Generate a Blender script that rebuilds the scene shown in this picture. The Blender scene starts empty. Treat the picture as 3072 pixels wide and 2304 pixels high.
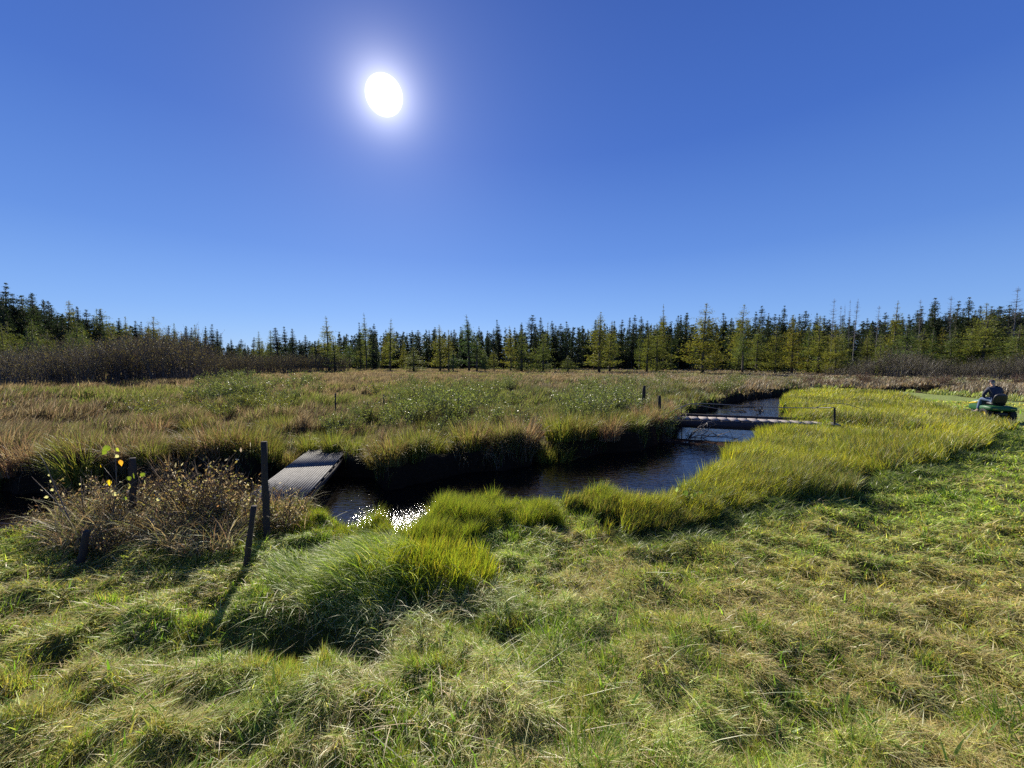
import bpy, math, random
import numpy as np
from mathutils import Vector, Matrix
# ---------------------------------------------------------------- camera, sky, sun, exposure
S = bpy.context.scene
C = S.collection
R = math.radians
CAM_H, PITCH, FPX = 2.0, 3.32, 1154.0
cam_d = bpy.data.cameras.new('camera'); cam = bpy.data.objects.new('camera', cam_d); C.objects.link(cam)
cam.location = (0, 0, CAM_H); cam.rotation_euler = (R(90 - PITCH), 0, 0)
cam_d.sensor_width = 36; cam_d.lens = 36 * FPX / 3072; cam_d.clip_start = 0.05; cam_d.clip_end = 6000
S.camera = cam
SKY_GAIN = .388
SUN_EL, SUN_AZ = 32.3, -17.7            # azimuth from +Y towards +X
sd_ = Vector((math.sin(R(SUN_AZ)) * math.cos(R(SUN_EL)), math.cos(R(SUN_AZ)) * math.cos(R(SUN_EL)), math.sin(R(SUN_EL))))
W = bpy.data.worlds.new('World'); S.world = W; W.use_nodes = True
wn, wl = W.node_tree.nodes, W.node_tree.links
wn.clear()
sky = wn.new('ShaderNodeTexSky'); sky.sky_type = 'NISHITA'; sky.sun_disc = False
sky.sun_elevation = R(SUN_EL); sky.sun_rotation = R(SUN_AZ)
sky.altitude = 300; sky.air_density = 1.0; sky.dust_density = 0.25; sky.ozone_density = 3.0
tint = wn.new('ShaderNodeMixRGB'); tint.blend_type = 'MULTIPLY'; tint.inputs[0].default_value = 1
tint.inputs[2].default_value = (0.80, 0.90, 1.22, 1)
bg = wn.new('ShaderNodeBackground'); bg.inputs[1].default_value = 0.012
tc = wn.new('ShaderNodeTexCoord')
dot = wn.new('ShaderNodeVectorMath'); dot.operation = 'DOT_PRODUCT'; dot.inputs[1].default_value = sd_
nrm = wn.new('ShaderNodeVectorMath'); nrm.operation = 'NORMALIZE'
def wmath(op, a, b=None):
    m = wn.new('ShaderNodeMath'); m.operation = op
    for i, v in enumerate((a, b)):
        if v is None: continue
        if hasattr(v, 'is_linked') or hasattr(v, 'links'): wl.new(v, m.inputs[i])
        else: m.inputs[i].default_value = v
    return m.outputs[0]
wl.new(tc.outputs['Generated'], nrm.inputs[0]); wl.new(nrm.outputs[0], dot.inputs[0])
ang = wmath('MULTIPLY', wmath('ARCCOSINE', wmath('MINIMUM', dot.outputs['Value'], 0.9999999)), 180 / math.pi)
def expfall(amp, sigma):
    return wmath('MULTIPLY', wmath('EXPONENT', wmath('MULTIPLY', ang, -1.0 / sigma)), amp)
disc = wmath('MULTIPLY', wmath('MINIMUM', wmath('MAXIMUM', wmath('MULTIPLY', wmath('SUBTRACT', 2.1, ang), 1.2), 0.0), 1.0), 4.0)
glow = wmath('ADD', wmath('ADD', disc, expfall(1.15, 1.7)), expfall(0.045, 7.0))
bg2 = wn.new('ShaderNodeBackground'); bg2.inputs[0].default_value = (1.0, 0.96, 0.95, 1); wl.new(glow, bg2.inputs[1])
addw = wn.new('ShaderNodeAddShader'); wout = wn.new('ShaderNodeOutputWorld')
wl.new(sky.outputs[0], tint.inputs[1]); wl.new(tint.outputs[0], bg.inputs[0])
# deep autumn blue overhead, paler towards the horizon
sep = wn.new('ShaderNodeSeparateXYZ'); wl.new(nrm.outputs[0], sep.inputs[0])
elev = wmath('MULTIPLY', wmath('ARCSINE', sep.outputs['Z']), 2 / math.pi)
ramp = wn.new('ShaderNodeValToRGB'); wl.new(elev, ramp.inputs[0])
STOPS = [(0.0, (.345, .605, 1.0)), (.07, (.225, .450, .93)), (.16, (.120, .287, .79)), (.30, (.055, .163, .62)), (.50, (.031, .099, .45)), (1.0, (.02, .07, .30))]
while len(ramp.color_ramp.elements) < len(STOPS): ramp.color_ramp.elements.new(.5)
for e_, (p_, c_) in zip(ramp.color_ramp.elements, STOPS): e_.position = p_; e_.color = (*c_, 1)
bg3 = wn.new('ShaderNodeBackground'); bg3.inputs[1].default_value = SKY_GAIN; wl.new(ramp.outputs[0], bg3.inputs[0])
addw2 = wn.new('ShaderNodeAddShader'); wl.new(bg.outputs[0], addw2.inputs[0]); wl.new(bg3.outputs[0], addw2.inputs[1])
wl.new(addw2.outputs[0], addw.inputs[0]); wl.new(bg2.outputs[0], addw.inputs[1]); wl.new(addw.outputs[0], wout.inputs[0])
sun_d = bpy.data.lights.new('sun', 'SUN'); sun_d.energy = 5.0; sun_d.angle = R(0.53); sun_d.color = (1.0, 0.93, 0.80)
sun = bpy.data.objects.new('sun', sun_d); C.objects.link(sun); sun.rotation_euler = (-sd_).to_track_quat('-Z', 'Y').to_euler()
S.view_settings.view_transform = 'Standard'; S.view_settings.look = 'None'
S.view_settings.exposure = 0.9; S.view_settings.gamma = 1.0; S.view_settings.use_curve_mapping = False
S.cycles.max_bounces = 6; S.cycles.diffuse_bounces = 3; S.cycles.glossy_bounces = 3; S.cycles.transmission_bounces = 4
S.cycles.transparent_max_bounces = 4; S.cycles.caustics_reflective = False; S.cycles.caustics_refractive = False
S.cycles.use_denoising = False
S.cycles.sample_clamp_indirect = 4.0
rng = np.random.default_rng(7)
random.seed(7)

# ---------------------------------------------------------------- helpers
def pt(px, py, depth):
    """point at a forward distance seen at a pixel of the 3072 px photograph"""
    c, s = math.cos(R(PITCH)), math.sin(R(PITCH))
    u, v = (px - 1536) / FPX, (1152 - py) / FPX
    d = (u, c + v * s, v * c - s); t = depth / d[1]
    return (d[0] * t, depth, CAM_H + d[2] * t)
_tab = np.random.default_rng(11).random((256, 256))
def vn(x, y, s, seed=0):
    X, Y = x / s + seed * 17.3, y / s + seed * 31.7
    i, j = np.floor(X).astype(int), np.floor(Y).astype(int)
    f, g = X - i, Y - j; f = f * f * (3 - 2 * f); g = g * g * (3 - 2 * g)
    a, b, c, d = _tab[i % 256, j % 256], _tab[(i + 1) % 256, j % 256], _tab[i % 256, (j + 1) % 256], _tab[(i + 1) % 256, (j + 1) % 256]
    return a * (1 - f) * (1 - g) + b * f * (1 - g) + c * (1 - f) * g + d * f * g
def fbm(x, y, s, seed=0, o=3):
    t = 0; a = 1; n = 0
    for k in range(o):
        t = t + a * vn(x + 3.1 * k, y - 1.7 * k, s / 2 ** k, seed + k); n += a; a *= .5
    return t / n
def sstep(a, b, x):
    t = np.clip((x - a) / (b - a), 0, 1); return t * t * (3 - 2 * t)
def tag(o, label=None, cat=None, group=None, kind=None):
    if label: o['label'] = label
    if cat: o['category'] = cat
    if group: o['group'] = group
    if kind: o['kind'] = kind
    return o
def empty(name, loc=(0, 0, 0), rz=0):
    o = bpy.data.objects.new(name, None); C.objects.link(o); o.location = loc; o.rotation_euler = (0, 0, rz); o.empty_display_size = .1
    return o
def kids(o): return [c for c in C.objects if c.parent == o]
class MB:
    def __init__(s): s.v = []; s.q = []; s.t = []; s.c = []; s.n = 0; s.qm = []; s.tm = []
    def add(s, V, Q=None, T=None, col=(.5, .5, .5), m=0):
        V = np.asarray(V, float).reshape(-1, 3)
        if Q is not None and len(Q): Q = np.asarray(Q, int).reshape(-1, 4); s.q.append(Q + s.n); s.qm.append(np.full(len(Q), m))
        if T is not None and len(T): T = np.asarray(T, int).reshape(-1, 3); s.t.append(T + s.n); s.tm.append(np.full(len(T), m))
        col = np.asarray(col, float)
        s.c.append(np.broadcast_to(col, (len(V), 3)) if col.ndim == 1 else col)
        s.v.append(V); s.n += len(V); return s
    def box(s, c, sz, rot=None, col=(.5, .5, .5), m=0, taper=1.0):
        x, y, z = np.array(sz) / 2
        V = np.array([(-x, -y, -z), (x, -y, -z), (x, y, -z), (-x, y, -z), (-x * taper, -y * taper, z), (x * taper, -y * taper, z), (x * taper, y * taper, z), (-x * taper, y * taper, z)])
        if rot is not None: V = V @ np.array(rot).T
        return s.add(V + np.array(c), [(0, 3, 2, 1), (4, 5, 6, 7), (0, 1, 5, 4), (1, 2, 6, 5), (2, 3, 7, 6), (3, 0, 4, 7)], col=col, m=m)
    def tube(s, P, r, n=6, col=(.5, .5, .5), m=0, cap=True):
        P = np.asarray(P, float); k = len(P); r = np.broadcast_to(np.asarray(r, float), (k,))
        T = np.gradient(P, axis=0); T /= np.linalg.norm(T, axis=1)[:, None] + 1e-9
        ref = np.array((0, 0, 1.)) if abs(T[0, 2]) < .8 else np.array((1., 0, 0))
        A = np.cross(T, ref); A /= np.linalg.norm(A, axis=1)[:, None] + 1e-9; B = np.cross(T, A)
        a = np.arange(n) * 2 * math.pi / n
        V = P[:, None, :] + r[:, None, None] * (np.cos(a)[None, :, None] * A[:, None, :] + np.sin(a)[None, :, None] * B[:, None, :])
        i = np.arange(k - 1)[:, None] * n; j = np.arange(n)[None, :]; jn = (j + 1) % n
        Q = np.stack([i + j, i + jn, i + n + jn, i + n + j], -1).reshape(-1, 4)
        V = V.reshape(-1, 3); T3 = None
        if cap:
            V = np.vstack([V, P[0], P[-1]]); e = (k - 1) * n; jj = np.arange(n); jj2 = (jj + 1) % n
            T3 = np.vstack([np.stack([jj2, jj, np.full(n, k * n)], -1), np.stack([e + jj, e + jj2, np.full(n, k * n + 1)], -1)])
        return s.add(V, Q, T3, col=col, m=m)
    def build(s, name, mats, parent=None, smooth=False):
        V = np.vstack(s.v); Cc = np.vstack(s.c)
        Q = np.vstack(s.q) if s.q else np.zeros((0, 4), int); T = np.vstack(s.t) if s.t else np.zeros((0, 3), int)
        me = bpy.data.meshes.new(name)
        me.vertices.add(len(V)); me.vertices.foreach_set('co', V.astype(np.float32).ravel())
        loops = np.concatenate([Q.ravel(), T.ravel()]).astype(np.int32)
        me.loops.add(len(loops)); me.loops.foreach_set('vertex_index', loops)
        me.polygons.add(len(Q) + len(T))
        st = np.concatenate([np.arange(len(Q)) * 4, len(Q) * 4 + np.arange(len(T)) * 3]).astype(np.int32)
        me.polygons.foreach_set('loop_start', st)
        mi = np.concatenate((s.qm or [np.zeros(0)]) + (s.tm or [np.zeros(0)])).astype(np.int32)
        me.polygons.foreach_set('material_index', mi)
        if smooth: me.polygons.foreach_set('use_smooth', np.ones(len(mi), bool))
        ca = me.color_attributes.new('Col', 'FLOAT_COLOR', 'POINT')
        ca.data.foreach_set('color', np.hstack([Cc, np.ones((len(Cc), 1))]).astype(np.float32).ravel())
        for m in (mats if isinstance(mats, (list, tuple)) else [mats]): me.materials.append(m)
        me.update(calc_edges=True)
        o = bpy.data.objects.new(name, me); C.objects.link(o); o.parent = parent
        return o
def copy_tree(o, loc, rz=0, scale=1.0):
    c = o.copy(); C.objects.link(c); c.location = loc; c.rotation_euler = (0, 0, rz); c.scale = scale if hasattr(scale, '__len__') else (scale,) * 3
    for ch in PART[o.name]:
        d = ch.copy(); C.objects.link(d); d.parent = c
    return c
PART = {}
# ---------------------------------------------------------------- materials
def mat(name):
    m = bpy.data.materials.new(name); m.use_nodes = True; n = m.node_tree.nodes; n.clear()
    o = n.new('ShaderNodeOutputMaterial'); return m, n, m.node_tree.links, o
def leafmat(name, trans=.45, gloss=.06, rough=.35, tw=(1.15, 1.15, .6)):
    m, n, l, o = mat(name)
    a = n.new('ShaderNodeAttribute'); a.attribute_name = 'Col'
    d = n.new('ShaderNodeBsdfDiffuse'); t = n.new('ShaderNodeBsdfTranslucent'); g = n.new('ShaderNodeBsdfGlossy'); g.inputs['Roughness'].default_value = rough
    g.inputs[0].default_value = (1, 1, .97, 1)
    mu = n.new('ShaderNodeMixRGB'); mu.blend_type = 'MULTIPLY'; mu.inputs[0].default_value = 1; mu.inputs[2].default_value = (*tw, 1)
    l.new(a.outputs['Color'], d.inputs[0]); l.new(a.outputs['Color'], mu.inputs[1]); l.new(mu.outputs[0], t.inputs[0])
    x = n.new('ShaderNodeMixShader'); x.inputs[0].default_value = trans; l.new(d.outputs[0], x.inputs[1]); l.new(t.outputs[0], x.inputs[2])
    y = n.new('ShaderNodeMixShader'); y.inputs[0].default_value = gloss; l.new(x.outputs[0], y.inputs[1]); l.new(g.outputs[0], y.inputs[2])
    l.new(y.outputs[0], o.inputs[0]); return m
def pbr(name, col, rough=.6, metal=0, nscale=0, namp=.3, bump=0, stretch=(1, 1, 1), coat=0):
    m, n, l, o = mat(name); b = n.new('ShaderNodeBsdfPrincipled'); l.new(b.outputs[0], o.inputs[0])
    b.inputs['Base Color'].default_value = (*col, 1); b.inputs['Roughness'].default_value = rough; b.inputs['Metallic'].default_value = metal
    b.inputs['Coat Weight'].default_value = coat
    if nscale:
        tcn = n.new('ShaderNodeTexCoord'); mp = n.new('ShaderNodeMapping'); mp.inputs['Scale'].default_value = stretch
        nz = n.new('ShaderNodeTexNoise'); nz.inputs['Scale'].default_value = nscale; nz.inputs['Detail'].default_value = 5
        l.new(tcn.outputs['Object'], mp.inputs[0]); l.new(mp.outputs[0], nz.inputs[0])
        cr = n.new('ShaderNodeValToRGB'); cr.color_ramp.elements[0].position = .3; cr.color_ramp.elements[1].position = .7
        cr.color_ramp.elements[0].color = (*[c * (1 - namp) for c in col], 1); cr.color_ramp.elements[1].color = (*[min(1, c * (1 + namp)) for c in col], 1)
        l.new(nz.outputs[0], cr.inputs[0]); l.new(cr.outputs[0], b.inputs['Base Color'])
        if bump:
            bp = n.new('ShaderNodeBump'); bp.inputs['Strength'].default_value = bump; bp.inputs['Distance'].default_value = .02
            l.new(nz.outputs[0], bp.inputs['Height']); l.new(bp.outputs[0], b.inputs['Normal'])
    return m
M_grass = leafmat('grass_blade', .56, .020, .40, (1.15, 1.2, .5))
M_dry = leafmat('dry_blade', .50, .022, .42, (1.05, .98, .75))
M_leaf = leafmat('shiny_leaf', .45, .035, .36)
M_sedge = leafmat('sedge_blade', .56, .022, .42, (1.15, 1.2, .5))
M_needle = leafmat('needles', .40, .02, .5)
M_twig = leafmat('twig', .0, .05, .5)
M_bark = pbr('bark', (.09, .075, .06), .9, nscale=6, bump=.6, stretch=(1, 1, .2))
M_deadwood = pbr('dead_wood', (.17, .155, .14), .85, nscale=5, stretch=(1, 1, .2))
# ground: thatch and soil
def ground_mat():
    m, n, l, o = mat('ground_thatch'); b = n.new('ShaderNodeBsdfPrincipled'); l.new(b.outputs[0], o.inputs[0]); b.inputs['Roughness'].default_value = .95
    a = n.new('ShaderNodeAttribute'); a.attribute_name = 'Col'
    tcn = n.new('ShaderNodeTexCoord'); nz = n.new('ShaderNodeTexNoise'); nz.inputs['Scale'].default_value = 14; nz.inputs['Detail'].default_value = 8; nz.inputs['Roughness'].default_value = .7
    l.new(tcn.outputs['Object'], nz.inputs[0])
    cr = n.new('ShaderNodeValToRGB'); cr.color_ramp.elements[0].position = .3; cr.color_ramp.elements[1].position = .7; cr.color_ramp.elements[0].color = (.45, .45, .45, 1); cr.color_ramp.elements[1].color = (1.4, 1.35, 1.2, 1)
    l.new(nz.outputs[0], cr.inputs[0]); mu = n.new('ShaderNodeMixRGB'); mu.blend_type = 'MULTIPLY'; mu.inputs[0].default_value = 1
    l.new(a.outputs['Color'], mu.inputs[1]); l.new(cr.outputs[0], mu.inputs[2]); l.new(mu.outputs[0], b.inputs['Base Color'])
    bp = n.new('ShaderNodeBump'); bp.inputs['Strength'].default_value = .8; bp.inputs['Distance'].default_value = .05; l.new(nz.outputs[0], bp.inputs['Height']); l.new(bp.outputs[0], b.inputs['Normal'])
    b.inputs['Specular IOR Level'].default_value = .1
    return m
def water_mat():
    m, n, l, o = mat('creek_water'); b = n.new('ShaderNodeBsdfPrincipled'); l.new(b.outputs[0], o.inputs[0])
    b.inputs['Base Color'].default_value = (.006, .005, .004, 1); b.inputs['Roughness'].default_value = .03; b.inputs['IOR'].default_value = 1.42
    tcn = n.new('ShaderNodeTexCoord'); mp = n.new('ShaderNodeMapping'); mp.inputs['Scale'].default_value = (1, 1.6, 1); l.new(tcn.outputs['Object'], mp.inputs[0])
    n1 = n.new('ShaderNodeTexNoise'); n1.inputs['Scale'].default_value = 7; n1.inputs['Detail'].default_value = 3; n1.inputs['Distortion'].default_value = .6
    n2 = n.new('ShaderNodeTexNoise'); n2.inputs['Scale'].default_value = 1.1; n2.inputs['Detail'].default_value = 2
    l.new(mp.outputs[0], n1.inputs[0]); l.new(tcn.outputs['Object'], n2.inputs[0])
    mm = n.new('ShaderNodeMath'); mm.operation = 'MULTIPLY'; l.new(n1.outputs[0], mm.inputs[0]); l.new(n2.outputs[0], mm.inputs[1])
    bp = n.new('ShaderNodeBump'); bp.inputs['Strength'].default_value = 1.0; bp.inputs['Distance'].default_value = WAVE
    # broken riffle where the shallow water runs over the stones
    vs = n.new('ShaderNodeVectorMath'); vs.operation = 'DISTANCE'; vs.inputs[1].default_value = (-1.55, 5.8, -.47); l.new(tcn.outputs['Object'], vs.inputs[0])
    mr = n.new('ShaderNodeMapRange'); mr.inputs[1].default_value = 1.35; mr.inputs[2].default_value = .2; mr.inputs[3].default_value = 0; mr.inputs[4].default_value = 1; l.new(vs.outputs['Value'], mr.inputs[0])
    n3 = n.new('ShaderNodeTexNoise'); n3.inputs['Scale'].default_value = 20; n3.inputs['Detail'].default_value = 2; l.new(tcn.outputs['Object'], n3.inputs[0])
    m3 = n.new('ShaderNodeMath'); m3.operation = 'MULTIPLY'; l.new(n3.outputs[0], m3.inputs[0]); l.new(mr.outputs[0], m3.inputs[1])
    m5 = n.new('ShaderNodeMath'); m5.operation = 'MULTIPLY_ADD'; m5.inputs[1].default_value = .13; m5.inputs[2].default_value = .03; l.new(mr.outputs[0], m5.inputs[0]); l.new(m5.outputs[0], b.inputs['Roughness'])
    m4 = n.new('ShaderNodeMath'); m4.operation = 'ADD'; l.new(m3.outputs[0], m4.inputs[0]); l.new(mm.outputs[0], m4.inputs[1])
    l.new(m4.outputs[0], bp.inputs['Height']); l.new(bp.outputs[0], b.inputs['Normal']); return m
WAVE = .020
# ---------------------------------------------------------------- plan of the place (metres; camera at the origin looking along +Y)
NEAR = [(-40, 4.4), (-12, 4.5), (-8, 4.5), (-5.8, 4.6), (-4.2, 4.9), (-2.9, 5.3), (-2.1, 4.6), (-1.4, 4.35), (-.7, 4.95), (.3, 5.4), (1.0, 5.35), (1.75, 5.25), (3.3, 6.6), (5.7, 8.8), (8.1, 11.0), (10.2, 13.8), (12.6, 18), (15.2, 21.5), (19, 23.8), (26, 25.5), (34, 27)]
FAR = [(-40, 8.2), (-11, 7.5), (-8.5, 6.9), (-6.6, 7.1), (-5.4, 7.8), (-4.4, 8.7), (-3.2, 8.1), (-2.4, 7.5), (-1, 8.5), (1.3, 9.6), (3.3, 10.6), (4.9, 12.2), (6.0, 14), (7.7, 17), (11.0, 20.6), (14, 24), (18.5, 27.5), (26, 29.5), (34, 31)]
CREEK = np.array(NEAR + FAR[::-1])
TALL = np.array([(.9, 5.4), (.7, 4.6), (1.2, 4.2), (1.7, 4.25), (2.8, 4.86), (4.3, 5.45), (6.5, 6.5), (8.2, 7.3), (9.9, 8.15), (13, 10.2), (15.1, 11.8), (16.3, 13.5), (17.9, 15.7), (20, 18.8), (22, 22), (22.6, 25.0), (21, 24.9), (15.2, 22), (12.6, 18), (10, 14), (8.0, 11.1), (5.7, 8.8), (3.3, 6.6), (1.9, 5.2)])
LAWN = np.array([(-40, -30), (-40, 4.4)] + NEAR[1:-2] + [(22.6, 25.2), (24.2, 28.0), (26.2, 27.6), (25.8, 22), (25.4, 18), (24.6, 14.5), (27, 11), (40, 4), (60, -30)])
BAR = ((4.4, 12.1), (7.9, 10.9))
def inpoly(x, y, P):
    r = np.zeros(x.shape, bool); n = len(P)
    for i in range(n):
        (x1, y1), (x2, y2) = P[i], P[(i + 1) % n]
        if y1 == y2: continue
        r ^= ((y1 > y) != (y2 > y)) & (x < (x2 - x1) * (y - y1) / (y2 - y1) + x1)
    return r
def pdist(x, y, P, closed=True):
    d = np.full(x.shape, 1e9); n = len(P)
    for i in range(n if closed else n - 1):
        (x1, y1), (x2, y2) = P[i], P[(i + 1) % n]; dx, dy = x2 - x1, y2 - y1
        t = np.clip(((x - x1) * dx + (y - y1) * dy) / (dx * dx + dy * dy + 1e-12), 0, 1)
        d = np.minimum(d, (x - x1 - t * dx) ** 2 + (y - y1 - t * dy) ** 2)
    return np.sqrt(d)
def wob(x, y): return x + .6 * (vn(x, y, 1.2, 5) - .5) + .25 * (vn(x, y, .35, 6) - .5), y + .6 * (vn(x, y, 1.2, 7) - .5) + .25 * (vn(x, y, .35, 8) - .5)
def creek_sd(x, y):
    a, b = wob(x, y); d = pdist(a, b, CREEK); return np.where(inpoly(a, b, CREEK), -d, d)
def regions(x, y):
    sd = creek_sd(x, y); a, b = wob(x, y)
    tall = inpoly(a, b, TALL) & (sd > 0); lawn = inpoly(a, b, LAWN) & ~tall & (sd > 0)
    return sd, tall, lawn
TUS = np.array([(-1.75, 3.35), (-1.2, 3.55), (-.72, 3.45)])
def hgt(x, y, sd=None, lawn=None):
    x = np.asarray(x, float); y = np.asarray(y, float)
    if sd is None:
        sd = creek_sd(x, y); lawn = inpoly(x, y, LAWN)
    far = 1 - lawn.astype(float)
    r = np.hypot(x, y)
    h = -.04 * far + (.035 + .20 * far) * (fbm(x, y, 1.6, 20) - .5) * 1.6 + (.028 + .112 * far) * (fbm(x, y * 1.15, .42, 24, 2) - .5) * 2 + .055 * (1 - far) * (fbm(x, y, .17, 26, 2) - .5) * 2 * (r < 12) * np.clip(12 / (r + 1), .2, 1) + .03 * (vn(x, y, .13, 28) - .5) * (r < 9)
    # mown swath ridges that follow the cut edge
    dm = pdist(x, y, TALL)
    near = (r < 14) * lawn
    h = h + near * .018 * np.sin(dm * 2 * math.pi / .95 + 3 * (fbm(x, y, 1.5, 40) - .5) * 4) * (.4 + fbm(x, y, .8, 44))
    # left side of the lawn is rougher
    lr = sstep(.5, -1.5, x) * lawn * (r < 9)
    h = h + lr * .085 * (fbm(x * .8, y * 1.5, .36, 50, 2) - .5) * 2
    # hollow in front of the tussock
    h = h - .30 * np.exp(-(((x + 1.45) / .55) ** 2 + ((y - 2.68) / .24) ** 2)) - .17 * np.exp(-(((x + .62) / .42) ** 2 + ((y - 3.02) / .16) ** 2)) - .08 * np.exp(-(((x + 2.3) / .4) ** 2 + ((y - 2.5) / .15) ** 2))
    h = h + .05 * np.exp(-(((x + 1.2) / .9) ** 2 + ((y - 3.45) / .4) ** 2))
    h = h - .17 * np.exp(-((x - 18) ** 2 + (y - 14) ** 2) / 22)
    h = h + (.028 + .025 * sstep(.3, -1.2, x)) * sstep(.42, .62, fbm(x, y, .3, 100, 2)) * (1 - far) * (r < 14) * np.clip(1.6 - r * .1, .4, 1)
    # creek
    c = sstep(.08, -.16, sd)
    h = h * (1 - c) + (-1.05) * c
    b = pdist(x, y, BAR, False); w = sstep(.75, .3, b + .3 * (vn(x, y, .4, 9) - .5)) * (sd < 0)
    h = np.where(w > 0, np.maximum(h, -.66 + (.17 + .08 * vn(x, y, .3, 10)) * w), h)
    h = h + .15 * sstep(60, 200, r) * (fbm(x, y, 30, 60) - .5)
    return h
def hz(x, y): return float(hgt(np.array([x]), np.array([y]))[0])

# ---------------------------------------------------------------- ground sheet
def ring_grid():
    th = np.concatenate([np.linspace(-180, -66, 60, endpoint=False), np.linspace(-66, 66, 560, endpoint=False), np.linspace(66, 180, 60, endpoint=False)]) * math.pi / 180
    r = np.concatenate([[.02, .4, .8], np.geomspace(1.1, 45, 520), np.geomspace(46, 3000, 60)])
    return th, r
th, rr = ring_grid(); TH, RR = np.meshgrid(th, rr)
gx, gy = (np.sin(TH) * RR).ravel(), (np.cos(TH) * RR).ravel()
sd0, tall0, lawn0 = regions(gx, gy)
gz = hgt(gx, gy, sd0, inpoly(gx, gy, LAWN))
n_t, n_r = len(th), len(rr)
ii = np.arange(n_r - 1)[:, None] * n_t; jj = np.arange(n_t)[None, :]; jn = (jj + 1) % n_t
Q = np.stack([ii + jj, ii + n_t + jj, ii + n_t + jn, ii + jn], -1).reshape(-1, 4)
gc = np.zeros((len(gx), 3)); gc[:] = (.055, .048, .022)
gc[lawn0] = (.10, .105, .035); gc[lawn0 & (np.hypot(gx, gy) > 13)] = (.20, .25, .08); gc[tall0] = (.07, .07, .015); gc[sd0 < .12] = (.022, .015, .010)
farm = (~lawn0) & (~tall0) & (sd0 > .12); mixf = fbm(gx, gy, 6, 70)[:, None]
gc[farm] = ((1 - mixf) * np.array((.075, .052, .028)) + mixf * np.array((.06, .058, .022)))[farm]
bard = pdist(gx, gy, BAR, False); gc[(bard < .9) & (sd0 < .1)] = (.045, .022, .014)
mb = MB(); mb.add(np.stack([gx, gy, gz], -1), Q, col=gc)
g = mb.build('ground', ground_mat(), smooth=True); tag(g, kind='structure')
# water sheet fits inside the channel; the banks rise through it
mb = MB(); wx = np.linspace(-41, 36, 155); wy = np.linspace(2.5, 33, 62); WX, WY = np.meshgrid(wx, wy)
cx, cy = (WX[:-1, :-1] + WX[1:, 1:]) / 2, (WY[:-1, :-1] + WY[1:, 1:]) / 2
dd = pdist(cx, cy, CREEK); keep = (inpoly(cx, cy, CREEK)) | (dd < 1.0)
i, j = np.nonzero(keep); nw = len(wx); qi = i * nw + j
mb.add(np.stack([WX.ravel(), WY.ravel(), np.full(WX.size, -.47)], -1), np.stack([qi, qi + 1, qi + nw + 1, qi + nw], -1))
w = mb.build('creek_water', water_mat()); tag(w, kind='structure')

# ---------------------------------------------------------------- blades
def blades(mb, P, H, Wd, yaw, lean, col, segs=2, flat=None, m=0):
    """P (n,3) roots; H length; Wd width; yaw lean heading; lean 0..1.6 how far it bows; flat = start elevation factor"""
    n = len(P)
    if n == 0: return
    ld = np.stack([np.cos(yaw), np.sin(yaw), np.zeros(n)], -1)
    wa = yaw + math.pi / 2 + rng.normal(0, .7, n); wd = np.stack([np.cos(wa), np.sin(wa), rng.normal(0, .15, n)], -1)
    up = np.array((0, 0, 1.))
    pts = []; pos = P.copy(); k = segs
    e0 = (flat if flat is not None else np.full(n, 1.45))
    for i in range(k + 1):
        pts.append(pos.copy())
        e = e0 - lean * ((i + .5) / k) ** 1.3
        pos = pos + (H / k)[:, None] * (np.cos(e)[:, None] * ld + np.sin(e)[:, None] * up)
    V = []
    for i in range(k):
        w_ = (Wd * (1 - (i / k) ** 1.6) * .5)[:, None]
        V += [pts[i] - wd * w_, pts[i] + wd * w_]
    V.append(pts[k]); nv = 2 * k + 1
    V = np.stack(V, 1).reshape(-1, 3); b = np.arange(n)[:, None] * nv
    Q = np.concatenate([b + np.array([[2 * i, 2 * i + 1, 2 * i + 3, 2 * i + 2]]) for i in range(k - 1)]) if k > 1 else None
    T = b + np.array([[2 * k - 2, 2 * k - 1, 2 * k]])
    mb.add(V, Q, T, col=np.repeat(col, nv, 0), m=m)
def polar(n, r0, r1, a0=-60, a1=60, p=1.0):
    t = rng.random(n); r = r0 * (r1 / r0) ** (t ** p); a = np.radians(rng.uniform(a0, a1, n))
    return r * np.sin(a), r * np.cos(a), r
def pal(n, cols, w, jit=.18):
    cols = np.array(cols); idx = rng.choice(len(cols), n, p=np.array(w) / sum(w))
    c = cols[idx] * (1 + rng.normal(0, jit, (n, 1))) * (1 + rng.normal(0, .06, (n, 3))); return np.clip(c, .005, .8)
def mixpal(t, A, B):
    return np.where((rng.random(len(t)) < t)[:, None], B, A)
POSTS_SHADE = None
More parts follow.
